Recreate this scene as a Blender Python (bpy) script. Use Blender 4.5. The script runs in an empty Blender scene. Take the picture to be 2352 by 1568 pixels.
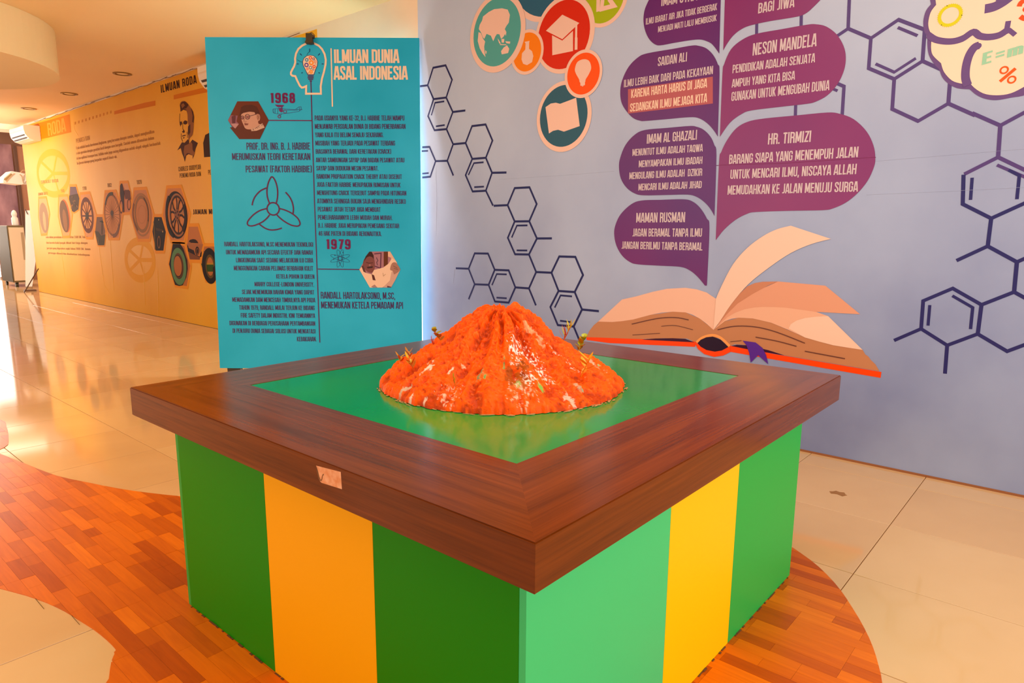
import bpy, bmesh, math, random
import numpy as np
from mathutils import Vector, Matrix, noise
random.seed(7)
SC = bpy.context.scene
COL = SC.collection

# ------------------------------------------------------------------ camera
CAM_F, CAM_H = 1556.634, 1.32447
YAW, PITCH, ROLL = .7223, .17542, .00454
CX, CY = 1157.61, 802.51
fwd = np.array([math.cos(YAW)*math.cos(PITCH), math.sin(YAW)*math.cos(PITCH), -math.sin(PITCH)])
r0 = np.array([math.sin(YAW), -math.cos(YAW), 0.]); u0 = np.cross(r0, fwd)
cr = math.cos(ROLL)*r0 + math.sin(ROLL)*u0
cu = -math.sin(ROLL)*r0 + math.cos(ROLL)*u0
EYE = np.array([0, 0, CAM_H])
cam = bpy.data.objects.new('camera', bpy.data.cameras.new('camera')); COL.objects.link(cam)
cam.data.sensor_width = 36; cam.data.lens = 36*CAM_F/2352
cam.data.shift_x = (1176-CX)/2352; cam.data.shift_y = (CY-784)/2352
cam.data.clip_start = .02; cam.data.clip_end = 100
cam.matrix_world = Matrix(((cr[0], cu[0], -fwd[0], 0), (cr[1], cu[1], -fwd[1], 0), (cr[2], cu[2], -fwd[2], CAM_H), (0, 0, 0, 1)))
SC.camera = cam

# ------------------------------------------------------------------ world, lights, exposure
SC.view_settings.view_transform = 'Standard'; SC.view_settings.look = 'None'
SC.view_settings.gamma = 1; SC.view_settings.exposure = 0.0
wd = bpy.data.worlds.new('world'); SC.world = wd; wd.use_nodes = True
wd.node_tree.nodes['Background'].inputs[0].default_value = (1.0, .95, .92, 1)
wd.node_tree.nodes['Background'].inputs[1].default_value = .78
def area(name, loc, target, size, power, col):
    l = bpy.data.lights.new(name, 'AREA'); l.shape = 'RECTANGLE'; l.size, l.size_y = size; l.energy = power; l.color = col
    o = bpy.data.objects.new(name, l); COL.objects.link(o); o.location = loc
    o.rotation_euler = (Vector(target)-Vector(loc)).to_track_quat('-Z', 'Y').to_euler()
    return o
area('daylight_window', (2.2, -3.6, 2.2), (2.7, 1.2, 1.3), (3.6, 2.2), 135, (1.0, .98, .95))
area('warm_side_fill', (-3.2, 4.6, 2.0), (2.2, 4.2, 1.0), (4.0, 2.2), 75, (1.0, .92, .82))  # unseen side light added to warm the left table faces and left wall
area('overhead_fill', (1.6, 1.0, 3.28), (1.6, 1.0, 0), (2.4, 2.4), 55, (1.0, .93, .86))  # overhead fill added out of view, not a modelled fitting
area('hall_fill', (-.5, 6.2, 3.28), (-.5, 6.2, 0), (1.6, 3.2), 90, (1.0, .64, .24))  # unseen orange fill added to warm the hall and banner
area('ceiling_far_light', (3.2, 19.0, 3.5), (3.6, 18.8, 0), (2.5, 3.0), 110, (1.0, .80, .62))
area('hall_end_fill', (2.0, 14.6, 2.7), (4.3, 17.0, 1.2), (.5, .5), 85, (1.0, .93, .88))  # unseen fill added to brighten the standing banner
area('far_window_light', (3.2, 20.6, 1.9), (3.6, 12, .6), (1.6, 2.4), 75, (1.0, .86, .70))

# ------------------------------------------------------------------ camera geometry helpers (a pixel of the 2352x1568 photo -> a point on a real plane)
def pdir(x, y): return fwd + cr*((x-CX)/CAM_F) - cu*((y-CY)/CAM_F)
def on_z(x, y, z=0.): d = pdir(x, y); return EYE + d*((z-CAM_H)/d[2])
def on_x(x, y, X): d = pdir(x, y); return EYE + d*(X/d[0])
def on_y(x, y, Y): d = pdir(x, y); return EYE + d*(Y/d[1])
def project(P):
    d = np.array(P, dtype=float)-EYE; w = d@fwd
    return CX + CAM_F*(d@cr)/w, CY - CAM_F*(d@cu)/w, w
WX, CEIL = 4.183, 3.323

# ------------------------------------------------------------------ materials
def lin(c):
    if isinstance(c, str): c = tuple(int(c[i:i+2], 16) for i in (0, 2, 4))
    return tuple((v/255/12.92 if v/255 <= .04045 else ((v/255+.055)/1.055)**2.4) for v in c)
MATS = {}
def newmat(name):
    m = bpy.data.materials.new(name); m.use_nodes = True
    return m, m.node_tree, m.node_tree.nodes['Principled BSDF']
def mat(c, rough=.45, spec=.4, metal=0., k=1.0, name=None):
    key = (c, rough, spec, metal, k)
    if key not in MATS:
        m, nt, b = newmat(name or 'paint_'+(c if isinstance(c, str) else '%02x%02x%02x' % tuple(int(v) for v in c)))
        b.inputs['Base Color'].default_value = tuple(min(.97, v*q) for v, q in zip(lin(c), k if isinstance(k, tuple) else (k,)*3))+(1,)
        b.inputs['Roughness'].default_value = rough; b.inputs['Specular IOR Level'].default_value = spec
        b.inputs['Metallic'].default_value = metal
        MATS[key] = m
    return MATS[key]
def nd(nt, t, **kw):
    n = nt.nodes.new(t)
    for k, v in kw.items():
        if k in n.inputs: n.inputs[k].default_value = v
        else: setattr(n, k, v)
    return n
def mottled(name, c1, c2, scale=(1, 1, 1), detail=4, rough=.5, spec=.4, bump=0., bscale=40, lo=.35, hi=.65, rvar=0., dist=0.):
    m, nt, b = newmat(name); L = nt.links.new
    tc = nd(nt, 'ShaderNodeTexCoord'); mp = nd(nt, 'ShaderNodeMapping'); mp.inputs['Scale'].default_value = scale
    L(tc.outputs['Object'], mp.inputs[0])
    n = nd(nt, 'ShaderNodeTexNoise'); n.inputs['Scale'].default_value = 1; n.inputs['Detail'].default_value = detail
    n.inputs['Distortion'].default_value = dist
    L(mp.outputs[0], n.inputs[0])
    r = nd(nt, 'ShaderNodeValToRGB'); r.color_ramp.elements[0].position = lo; r.color_ramp.elements[1].position = hi
    r.color_ramp.elements[0].color = lin(c1)+(1,); r.color_ramp.elements[1].color = lin(c2)+(1,)
    L(n.outputs[0], r.inputs[0]); L(r.outputs[0], b.inputs['Base Color'])
    b.inputs['Roughness'].default_value = rough; b.inputs['Specular IOR Level'].default_value = spec
    if rvar:
        mm = nd(nt, 'ShaderNodeMapRange'); mm.inputs['To Min'].default_value = rough-rvar; mm.inputs['To Max'].default_value = rough+rvar
        L(n.outputs[0], mm.inputs[0]); L(mm.outputs[0], b.inputs['Roughness'])
    if bump:
        n2 = nd(nt, 'ShaderNodeTexNoise'); n2.inputs['Scale'].default_value = bscale; n2.inputs['Detail'].default_value = 5
        L(tc.outputs['Object'], n2.inputs[0]); bp = nd(nt, 'ShaderNodeBump'); bp.inputs['Strength'].default_value = bump; bp.inputs['Distance'].default_value = .01
        L(n2.outputs[0], bp.inputs['Height']); L(bp.outputs[0], b.inputs['Normal'])
    return m

# ------------------------------------------------------------------ object helpers
def obj(name, verts, faces, m=None, parent=None, mi=None, smooth=False):
    me = bpy.data.meshes.new(name); me.from_pydata([tuple(map(float, v)) for v in verts], [], faces); me.update()
    for x in (m if isinstance(m, (list, tuple)) else [m]): me.materials.append(x)
    if mi is not None: me.polygons.foreach_set('material_index', mi)
    if smooth: me.polygons.foreach_set('use_smooth', [True]*len(me.polygons))
    o = bpy.data.objects.new(name, me); COL.objects.link(o)
    if parent is not None: o.parent = parent
    return o
def empty(name, loc=(0, 0, 0), rz=0.):
    o = bpy.data.objects.new(name, None); COL.objects.link(o); o.location = loc; o.rotation_euler = (0, 0, rz); return o
def tag(o, label=None, cat=None, group=None, kind=None):
    if label: o['label'] = label
    if cat: o['category'] = cat
    if group: o['group'] = group
    if kind: o['kind'] = kind
    return o
class MB:
    """collects simple solids into one mesh"""
    def __init__(s): s.v = []; s.f = []; s.m = []
    def add(s, v, f, mi=0):
        n = len(s.v); s.v += [tuple(p) for p in v]; s.f += [tuple(i+n for i in q) for q in f]; s.m += [mi]*len(f); return s
    def box(s, a, b, mi=0, bev=0.):
        x0, y0, z0 = a; x1, y1, z1 = b
        if bev <= 0:
            return s.add([(x0,y0,z0),(x1,y0,z0),(x1,y1,z0),(x0,y1,z0),(x0,y0,z1),(x1,y0,z1),(x1,y1,z1),(x0,y1,z1)],
                         [(0,3,2,1),(4,5,6,7),(0,1,5,4),(1,2,6,5),(2,3,7,6),(3,0,4,7)], mi)
        bm = bmesh.new(); bmesh.ops.create_cube(bm, size=1)
        for q in bm.verts: q.co = Vector(((q.co.x+.5)*(x1-x0)+x0, (q.co.y+.5)*(y1-y0)+y0, (q.co.z+.5)*(z1-z0)+z0))
        bmesh.ops.bevel(bm, geom=bm.edges[:], offset=bev, segments=2, profile=.6, affect='EDGES')
        bm.verts.index_update(); v = [tuple(q.co) for q in bm.verts]; f = [tuple(w.index for w in g.verts) for g in bm.faces]; bm.free()
        return s.add(v, f, mi)
    def tube(s, pts, r, n=10, mi=0, cap=True):
        pts = [Vector(p) for p in pts]; rr = r if isinstance(r, (list, tuple)) else [r]*len(pts); v = []; f = []
        up = None
        for i, p in enumerate(pts):
            d = (pts[min(i+1, len(pts)-1)]-pts[max(i-1, 0)]).normalized()
            if up is None: up = Vector((0, 0, 1)) if abs(d.z) < .9 else Vector((1, 0, 0))
            a = d.cross(up).normalized(); b = a.cross(d).normalized(); up = b
            for k in range(n):
                t = 2*math.pi*k/n; v.append(p+a*math.cos(t)*rr[i]+b*math.sin(t)*rr[i])
        for i in range(len(pts)-1):
            for k in range(n): f.append((i*n+k, i*n+(k+1) % n, (i+1)*n+(k+1) % n, (i+1)*n+k))
        if cap: f.append(tuple(range(n))[::-1]); f.append(tuple(range((len(pts)-1)*n, len(pts)*n)))
        return s.add(v, f, mi)
    def prism(s, poly, z0, z1, mi=0):
        n = len(poly); v = [(p[0], p[1], z0) for p in poly]+[(p[0], p[1], z1) for p in poly]
        f = [tuple(range(n))[::-1], tuple(range(n, 2*n))]+[(i, (i+1) % n, n+(i+1) % n, n+i) for i in range(n)]
        return s.add(v, f, mi)
    def lathe(s, prof, c=(0, 0, 0), n=24, mi=0):
        v = []; f = []
        for r, z in prof:
            for k in range(n): t = 2*math.pi*k/n; v.append((c[0]+r*math.cos(t), c[1]+r*math.sin(t), c[2]+z))
        for i in range(len(prof)-1):
            for k in range(n): f.append((i*n+k, i*n+(k+1) % n, (i+1)*n+(k+1) % n, (i+1)*n+k))
        f.append(tuple(range(n))[::-1]); f.append(tuple(range((len(prof)-1)*n, len(prof)*n)))
        return s.add(v, f, mi)
    def build(s, name, m, parent=None, smooth=False): return obj(name, s.v, s.f, m, parent, s.m, smooth)

# ------------------------------------------------------------------ flat print on a wall or a board
class Plane:
    def __init__(s, O, a, u, n): s.O, s.a, s.u, s.n = [np.array(q, dtype=float) for q in (O, a, u, n)]   # n points at the viewer
    def st(s, x, y):
        d = pdir(x, y); k = ((s.O-EYE)@s.n)/(d@s.n); X = EYE+k*d-s.O; return (X@s.a, X@s.u)
    def P(s, st, lay): return s.O+s.a*st[0]+s.u*st[1]+s.n*(.0012+.00045*lay)
WALL = Plane((WX, 0, 0), (0, -1, 0), (0, 0, 1), (-1, 0, 0))
# display frames of the close-ups the art was measured in: x0, y0, scale
FR = dict(A=(960, 0, 3.919), B=(960, 400, 3.919), C=(1400, 0, 3.7935), D=(1400, 270, 3.7935), G=(1300, 500, 3.0947), E=(1850, 0, 3.92),
          F=(1950, 400, 3.1368), P=(460, 60, 3.919), Q=(460, 460, 3.919), H=(640, 70, 9.221), Z=(540, 400, 11.2), J=(500, 200, 7.129), K=(720, 530, 7.465),
          Y=(0, 0, 3.919), X=(0, 380, 3.919), R=(160, 280, 9.8), S=(380, 210, 7.467), T=(70, 410, 9.223), U=(260, 400, 9.225), V=(370, 500, 9.221), W=(360, 110, 14.257), L=(0, 0, 1.))
def px(f, x, y): a = FR[f]; return (a[0]+x/a[2], a[1]+y/a[2])
def expand(path, rad, seg=3, closed=False):
    """path of (x, y, rounded) -> list of (x, y)"""
    out = []; n = len(path)
    for i, (x, y, r) in enumerate(path):
        if not r or (not closed and i in (0, n-1)): out.append((x, y)); continue
        ax, ay, _ = path[i-1]; bx, by, _ = path[(i+1) % n]
        da = math.hypot(ax-x, ay-y); db = math.hypot(bx-x, by-y); k = min(rad, da*.5, db*.5)
        p = (x+(ax-x)/da*k, y+(ay-y)/da*k); q = (x+(bx-x)/db*k, y+(by-y)/db*k)
        for j in range(seg+1):
            t = j/seg; out.append(((1-t)**2*p[0]+2*t*(1-t)*x+t*t*q[0], (1-t)**2*p[1]+2*t*(1-t)*y+t*t*q[1]))
    res = []
    for q_ in out:
        if not res or math.hypot(q_[0]-res[-1][0], q_[1]-res[-1][1]) > 1e-5: res.append(q_)
    if closed and math.hypot(res[0][0]-res[-1][0], res[0][1]-res[-1][1]) < 1e-5: res.pop()
    return res
def thick(pts, w, closed=False):
    """polyline -> quads (list of 4 points) of width w with mitred joints"""
    n = len(pts); L = []; R = []
    for i in range(n):
        p = pts[i]; a = pts[i-1] if (i > 0 or closed) else None; b = pts[(i+1) % n] if (i < n-1 or closed) else None
        def nrm(u, v):
            dx, dy = v[0]-u[0], v[1]-u[1]; l = math.hypot(dx, dy) or 1e-9; return (-dy/l, dx/l)
        n1 = nrm(a, p) if a else None; n2 = nrm(p, b) if b else None
        n1 = n1 or n2; n2 = n2 or n1
        mx, my = n1[0]+n2[0], n1[1]+n2[1]; l = math.hypot(mx, my)
        if l < 1e-6: mx, my = n1; l = 1
        mx /= l; my /= l; k = 1/max(.35, mx*n1[0]+my*n1[1])
        L.append((p[0]+mx*w/2*k, p[1]+my*w/2*k)); R.append((p[0]-mx*w/2*k, p[1]-my*w/2*k))
    return [(L[i], L[(i+1) % n], R[(i+1) % n], R[i]) for i in range(n if closed else n-1)]
def spline(pts, seg=5, closed=True):
    """Catmull-Rom through pts; a third element 1 marks a sharp corner"""
    n = len(pts); out = []
    P = [(p[0], p[1]) for p in pts]; K = [len(p) > 2 for p in pts]
    for i in range(n if closed else n-1):
        p1, p2 = P[i], P[(i+1) % n]
        p0 = p1 if (K[i] or (not closed and i == 0)) else P[i-1]
        p3 = p2 if (K[(i+1) % n] or (not closed and i == n-2)) else P[(i+2) % n]
        for j in range(seg):
            t = j/seg; t2, t3 = t*t, t*t*t
            out.append(tuple(.5*(2*p1[c]+(p2[c]-p0[c])*t+(2*p0[c]-5*p1[c]+4*p2[c]-p3[c])*t2+(3*p1[c]-p0[c]-3*p2[c]+p3[c])*t3) for c in (0, 1)))
    if not closed: out.append(P[-1])
    return out
GL = {
'A': (42, '4,0 17,100|38,0 25,100|10,24 32,24'), 'B': (41, '7,0 7,100|7,92 r34,92 r34,53 7,53|7,53 r34,53 r34,8 7,8'),
'C': (41, '34,66 r34,93 r7,93 r7,7 r34,7 34,34'), 'D': (41, '7,0 7,100|7,92 r34,92 r34,8 7,8'), 'E': (37, '7,0 7,100|7,92 35,92|7,52 32,52|7,8 35,8'),
'F': (35, '7,0 7,100|7,92 34,92|7,50 31,50'), 'G': (41, '34,66 r34,93 r7,93 r7,7 r34,7 34,48 22,48'), 'H': (43, '7,0 7,100|36,0 36,100|7,50 36,50'),
'I': (15, '7,0 7,100'), 'J': (30, '23,100 r23,7 2,7'), 'K': (41, '7,0 7,100|12,45 35,100|13,56 36,0'), 'L': (34, '7,0 7,100|7,8 33,8'),
'M': (54, '7,0 7,100|47,0 47,100|10,97 27,12|44,97 27,12'), 'N': (44, '7,0 7,100|37,0 37,100|10,97 34,3'), 'O': (41, 'zr7,7 r7,93 r34,93 r34,7'),
'P': (40, '7,0 7,100|7,92 r34,92 r34,44 7,44'), 'Q': (42, 'zr7,7 r7,93 r34,93 r34,7|24,20 38,-4'), 'R': (41, '7,0 7,100|7,92 r34,92 r34,50 7,50|24,50 r34,46 35,0'),
'S': (40, '33,70 r33,93 r7,93 r7,62 r33,40 r33,7 r7,7 7,30'), 'T': (38, '19,0 19,100|1,92 37,92'), 'U': (41, '7,100 r7,7 r34,7 34,100'),
'V': (41, '4,100 20,0|37,100 21,0'), 'W': (58, '4,100 16,0|28,100 18,0|30,100 40,0|54,100 42,0'), 'X': (40, '4,0 36,100|36,0 4,100'), 'Y': (40, '4,100 20,44|36,100 20,44|20,48 20,0'),
'Z': (37, '3,92 33,92 6,8 35,8'), '0': (41, 'zr7,7 r7,93 r34,93 r34,7'), '1': (26, '17,0 17,100|17,90 5,85'), '2': (40, '7,68 r7,93 r34,93 r34,58 8,20 8,8 37,8'),
'3': (40, '7,74 r7,93 r33,93 r33,53 20,53|20,53 r33,53 r33,7 r7,7 7,28'), '4': (41, '27,0 27,100|25,98 6,30|2,24 40,24'), '5': (40, '34,92 8,92 8,58 r33,58 r33,7 r7,7 7,26'),
'6': (41, '34,72 r34,93 r7,93 r7,7 r34,7 r34,56 7,56'), '7': (37, '3,92 32,92 14,0'), '8': (41, 'zr8,53 r8,93 r33,93 r33,53|zr7,7 r7,53 r34,53 r34,7'),
'9': (41, '7,28 r7,7 r34,7 r34,93 r7,93 r7,44 34,44'), '.': (15, '7,0 7,15'), ',': (15, '8,15 5,-12'), '-': (26, '3,45 23,45'), "'": (13, '6,100 6,72'),
'(': (22, '20,100 r8,96 r8,4 20,0'), ')': (22, '2,100 r14,96 r14,4 2,0'), '=': (40, '4,62 36,62|4,34 36,34'), ' ': (17, ''),
'a': (38, 'zr7,7 r7,62 r30,62 r30,7|30,0 30,70'), 'b': (38, 'zr7,7 r7,62 r30,62 r30,7|7,0 7,100'), 'c': (34, '28,50 r28,62 r7,62 r7,7 r28,7 28,20'),
'd': (38, 'zr7,7 r7,62 r30,62 r30,7|30,0 30,100'), 'e': (37, '30,18 r30,7 r7,7 r7,62 r30,62 30,36 7,36'), 'g': (38, 'zr7,7 r7,62 r30,62 r30,7|30,70 r30,-24 8,-24'),
'h': (38, '7,0 7,100|7,62 r30,62 30,0'), 'i': (15, '7,0 7,70|7,84 7,98'), 'j': (17, '9,70 r9,-24 0,-24|9,84 9,98'), 'k': (36, '7,0 7,100|10,34 29,70|12,42 30,0'), 'l': (15, '7,0 7,100'),
'm': (55, '7,0 7,70|7,62 r27,62 27,0|27,62 r47,62 47,0'), 'n': (38, '7,0 7,70|7,62 r30,62 30,0'), 'o': (38, 'zr7,7 r7,62 r30,62 r30,7'), 'p': (38, 'zr7,7 r7,62 r30,62 r30,7|7,-28 7,70'),
'r': (27, '7,0 7,70|7,62 26,62'), 's': (35, '28,50 r28,62 r7,62 r7,37 r28,34 r28,7 r7,7 7,20'), 't': (27, '12,96 r12,7 24,7|2,64 24,64'), 'u': (38, '7,70 r7,7 r30,7 30,70'),
'y': (38, '7,70 r7,7 30,7|30,70 r30,-24 8,-24'), 'v': (34, '4,70 17,0|30,70 18,0')}
def glyphs(text, t=.15, gap=.045):
    quads = []; x = 0.; k_ = 0
    for ch in text:
        w, d = GL.get(ch, GL[' '])
        for part in d.split('|'):
            if not part: continue
            cl = part[0] == 'z'; part = part.lstrip('z')
            P = []
            for tok in part.split(' '):
                r = tok[0] == 'r'; a, b = tok.lstrip('r').split(','); P.append((x+float(a)/100, float(b)/100, r))
            quads += [(k_, q_) for q_ in thick(expand(P, .17, 3, cl), t, cl)]; k_ += 1
        x += w/100+gap
    return quads, x-gap
class Print:
    k = 1.0
    def __init__(s, name, plane, parent=None, label=None): s.n, s.pl, s.par, s.lab = name, plane, parent, label; s.v = []; s.f = []; s.mi = []; s.ms = []
    def step(s): Print.cnt += 1; return Print.cnt
    def _m(s, c):
        m = c if not isinstance(c, (str, tuple)) else (mat(c, .38, .22, k=s.k) if s.k == 1.0 or s.k == MUR_K else mat(c, .6, .06, k=s.k))
        if m not in s.ms: s.ms.append(m)
        return s.ms.index(m)
    cnt = 0
    def face(s, st, c, lay, q=None):
        lay += ((q if q is not None else s.step())%12)*.07
        n = len(s.v); s.v += [s.pl.P(q, lay) for q in st]; s.f.append(tuple(range(n, n+len(st)))); s.mi.append(s._m(c))
    def poly(s, f, pts, c, lay=1, sm=False, seg=5):
        if sm: pts = spline(pts, seg)
        s.face([s.pl.st(*px(f, p[0], p[1])) for p in pts], c, lay); return s
    def line(s, f, pts, w, c, lay=1, sm=False, closed=False):
        if sm: pts = spline(pts, 5, closed)
        q = [s.pl.st(*px(f, p[0], p[1])) for p in pts]
        k = s.step()
        for quad in thick(q, w, closed): s.face(quad, c, lay, k)
        return s
    def fit(s, f, pts):
        q = np.array([s.pl.st(*px(f, *p)) for p in pts]); A = np.c_[2*q, np.ones(len(q))]
        z = np.linalg.lstsq(A, (q**2).sum(1), rcond=None)[0]; return z[0], z[1], math.sqrt(z[2]+z[0]**2+z[1]**2)
    def disc(s, cx, cy, r, c, lay=1, n=48, ry=None): s.face([(cx+r*math.cos(2*math.pi*k/n), cy+(ry or r)*math.sin(2*math.pi*k/n)) for k in range(n)], c, lay); return s
    def ring(s, cx, cy, r, w, c, lay=1, n=40, ry=None):
        pts = [(cx+r*math.cos(2*math.pi*k/n), cy+(ry or r)*math.sin(2*math.pi*k/n)) for k in range(n)]
        k_ = s.step()
        for q in thick(pts, w, True): s.face(q, c, lay, k_)
        return s
    def pring(s, f, x, y, r, w, c, lay=1, n=24):
        a = s.pl.st(*px(f, x, y)); b = s.pl.st(*px(f, x+r, y)); R = math.hypot(b[0]-a[0], b[1]-a[1]); return s.ring(a[0], a[1], R*(1-.5*w/r), R*w/r, c, lay, n)
    def text(s, f, t, x0, y0, x1, y1, top, c, lay=2, bold=.15, gap=.045, lean=0.):
        a = np.array(s.pl.st(*px(f, x0, y0))); b = np.array(s.pl.st(*px(f, x1, y1))); h = s.pl.st(*px(f, x0, top))[1]-a[1]
        q, W = glyphs(t, bold, gap); e = (b-a)/W; m = c if isinstance(c, tuple) else c
        for k_, quad in q: s.face([(a[0]+e[0]*p[0], a[1]+e[1]*p[0]+h*p[1]) for p in quad], m, lay, k_)
        return s
    def build(s):
        o = obj(s.n, s.v, s.f, s.ms, s.par, s.mi)
        if s.lab: o['label'] = s.lab
        return o

# ================================================================== STRUCTURE
M_joint = mat('8a5a2c', .7)
tile_mats = [mottled('porcelain_%d' % i, a, b, (2.2, 2.2, 2.2), 3, .07, .5, 0, lo=.3, hi=.7) for i, (a, b) in enumerate((('d6ae7c', 'dcb684'), ('d2aa78', 'd9b280'), ('d8b27e', 'deba88')))]
floor = obj('floor', [(-4, -4, -.012), (8, -4, -.012), (8, 23, -.012), (-4, 23, -.012), (-4, -4, -.0035), (8, -4, -.0035), (8, 23, -.0035), (-4, 23, -.0035)],
            [(0, 3, 2, 1), (4, 5, 6, 7), (0, 1, 5, 4), (1, 2, 6, 5), (2, 3, 7, 6), (3, 0, 4, 7)], M_joint)
tag(floor, 'polished beige tile floor with curved parquet inlay', kind='structure')
tile_me = []
for m in tile_mats:
    g = .0016; h = .6-g; v = [(g, g, -.0034), (h, g, -.0034), (h, h, -.0034), (g, h, -.0034), (g, g, -.001), (h, g, -.001), (h, h, -.001), (g, h, -.001), (g+.001, g+.001, 0), (h-.001, g+.001, 0), (h-.001, h-.001, 0), (g+.001, h-.001, 0)]
    o = obj('tile', v, [(8, 9, 10, 11), (0, 1, 5, 4), (1, 2, 6, 5), (2, 3, 7, 6), (3, 0, 4, 7), (4, 5, 9, 8), (5, 6, 10, 9), (6, 7, 11, 10), (7, 4, 8, 11)], m)
    tile_me.append(o.data); bpy.data.objects.remove(o)
rest = MB(); nt_ = 0
def vis(P, mg=60):
    x, y, w = project(P); return w > .2 and -mg < x < 2352+mg and -mg < y < 1568+mg
for i in range(-7, 14):
    for j in range(-7, 38):
        x, y = -.24+.6*i, .6*j
        if x > WX+.1 and y < 16.3: continue
        show = any(vis((x+a, y+b, 0)) for a in (0, .3, .6) for b in (0, .3, .6)) and not (x < -1.2)
        hid = 1.0 < x < 2.0 and .8 < y < 1.9
        dist = math.hypot(x, y)
        if show and not hid and dist < 14 and nt_ < 298:
            t = bpy.data.objects.new('tile', random.choice(tile_me)); COL.objects.link(t); t.parent = floor; t.location = (x, y, 0); nt_ += 1
        else: rest.add([(x+.0016, y+.0016, 0), (x+.5984, y+.0016, 0), (x+.5984, y+.5984, 0), (x+.0016, y+.5984, 0)], [(0, 1, 2, 3)], 0)
tag(rest.build('tile_field', tile_mats[0], floor), kind='stuff')

# parquet inlay: printed planks in strips 5 cm wide, ends on a 10 cm grid, clipped to the curved outline
def sh_clip(subj, rect):
    x0, y0, x1, y1 = rect; out = subj
    for ax, v, sg in ((0, x0, 1), (0, x1, -1), (1, y0, 1), (1, y1, -1)):
        inp, out = out, []
        for i in range(len(inp)):
            a, b = inp[i-1], inp[i]; da, db = (a[ax]-v)*sg, (b[ax]-v)*sg
            if (da >= 0) != (db >= 0): t = da/(da-db); out.append((a[0]+(b[0]-a[0])*t, a[1]+(b[1]-a[1])*t))
            if db >= 0: out.append(b)
        if len(out) < 3: return []
    return out
def area2(p): return abs(sum(p[i-1][0]*p[i][1]-p[i][0]*p[i-1][1] for i in range(len(p))))/2
right_pts = [tuple(on_z(*p)[:2]) for p in ((1820, 1258), (1862, 1287), (1900, 1321), (1932, 1358), (1960, 1400), (1985, 1443), (2005, 1487), (2018, 1530), (2027, 1575))]
left_low = [tuple(on_z(*p)[:2]) for p in ((248, 1600), (250, 1560), (256, 1520), (263, 1503), (262, 1498), (266, 1492), (245, 1470), (215, 1446), (185, 1427), (150, 1405), (110, 1386), (60, 1368), (0, 1352))]
left_up = [tuple(on_z(*p)[:2]) for p in ((0, 1042), (60, 1066), (130, 1093), (200, 1108), (270, 1122), (340, 1132), (415, 1140), (480, 1143))]
outline = spline(right_pts+[(1.9, .30), (1.5, .34), (1.0, .55), (.72, 1.0), (.6, 1.6)]+left_low, 2, False)
outline += [(.2, 3.5), (.1, 4.6), (.6, 5.1)]+spline(left_up+[(1.62, 2.95), (2.1, 2.75), (2.6, 2.35), (2.92, 1.8), (2.98, 1.25), (2.90, .98)], 2, False)
island = spline([(1.105, 5.66), (1.085, 5.4), (1.03, 5.12), (.957, 4.90), (.75, 4.86), (.55, 5.3), (.9, 5.85)], 3)
PAR = [mottled('parquet_%d' % i, a, b, (60, 5, 5), 5, .30, .22, 0, lo=.3, hi=.75, dist=.6) for i, (a, b) in enumerate((
    ('bc5400', 'cc6000'), ('cc5e00', 'dc6c00'), ('dc6c02', 'ee7c04'), ('ac4800', 'c05400'), ('d46600', 'e47200')))]
def planks(poly, xr, yr, budget):
    stuff = MB(); cnt = 0
    x = xr[0]
    while x < xr[1]:
        j = random.randint(0, 2); y = yr[0]-.1*j
        while y < yr[1]:
            n = random.choice((1, 2, 2, 3, 3)); yy = y+.1*n
            q = sh_clip(poly, (x+.0003, y+.0003, x+.0502, yy-.0003))
            mi = random.choices(range(5), (3, 4, 3, 2, 4))[0]
            if q and area2(q) > 2e-5:
                c = np.mean(q, 0); m = PAR[mi]
                under = 1.0 < c[0] < 2.5 and .85 < c[1] < 2.35
                if area2(q) > 6e-4 and cnt < budget and vis((c[0], c[1], 0), 5) and not under:
                    b = MB().prism(q, 0, .0022+.0003*(mi % 2)); b.build('plank', m, floor); cnt += 1
                else: stuff.prism(q, 0, .0022, mi)
            y = yy
        x += .0505
    if stuff.v: tag(stuff.build('plank_field', PAR, floor), kind='stuff')
    return cnt
planks(outline, (.07, 3.05), (.16, 5.2), 285)
planks(island, (.5, 1.15), (4.8, 5.9), 14)

M_plaster = mottled('wall_plaster', 'ead0b0', 'f0d8ba', (1.5, 1.5, 1.5), 4, .6, .3, .15, 30)
tag(MB().box((WX, -4, 0), (WX+.12, 16.62, CEIL), 0).build('wall_right', M_plaster), 'plain cream plaster wall behind both printed vinyl sheets', kind='structure')
M_ceil = mottled('ceiling_paint', 'f6d29a', 'fadaa4', (.5, .5, .5), 3, .7, .25)
tag(MB().box((-4, -4, CEIL), (WX+.12, 16.5, CEIL+.1)).build('ceiling', M_ceil), 'flat cream plasterboard ceiling', kind='structure')
tag(MB().box((-4, 16.5, 3.7), (8, 23, 3.8)).build('ceiling_far', mat('f2dcc4', .7)), 'raised pale ceiling of the far room', kind='structure')
tag(MB().box((-4, 16.5, CEIL), (8, 16.56, 3.7)).build('trim_1', mat('f0d8be', .7)), 'pale step where the ceiling rises at the hall end', kind='structure')
tag(MB().box((-4, 18.3, 3.42), (8, 18.9, 3.7)).build('trim_2', mat('efd2b4', .7)), 'pale dropped beam across the far ceiling', kind='structure')
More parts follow.
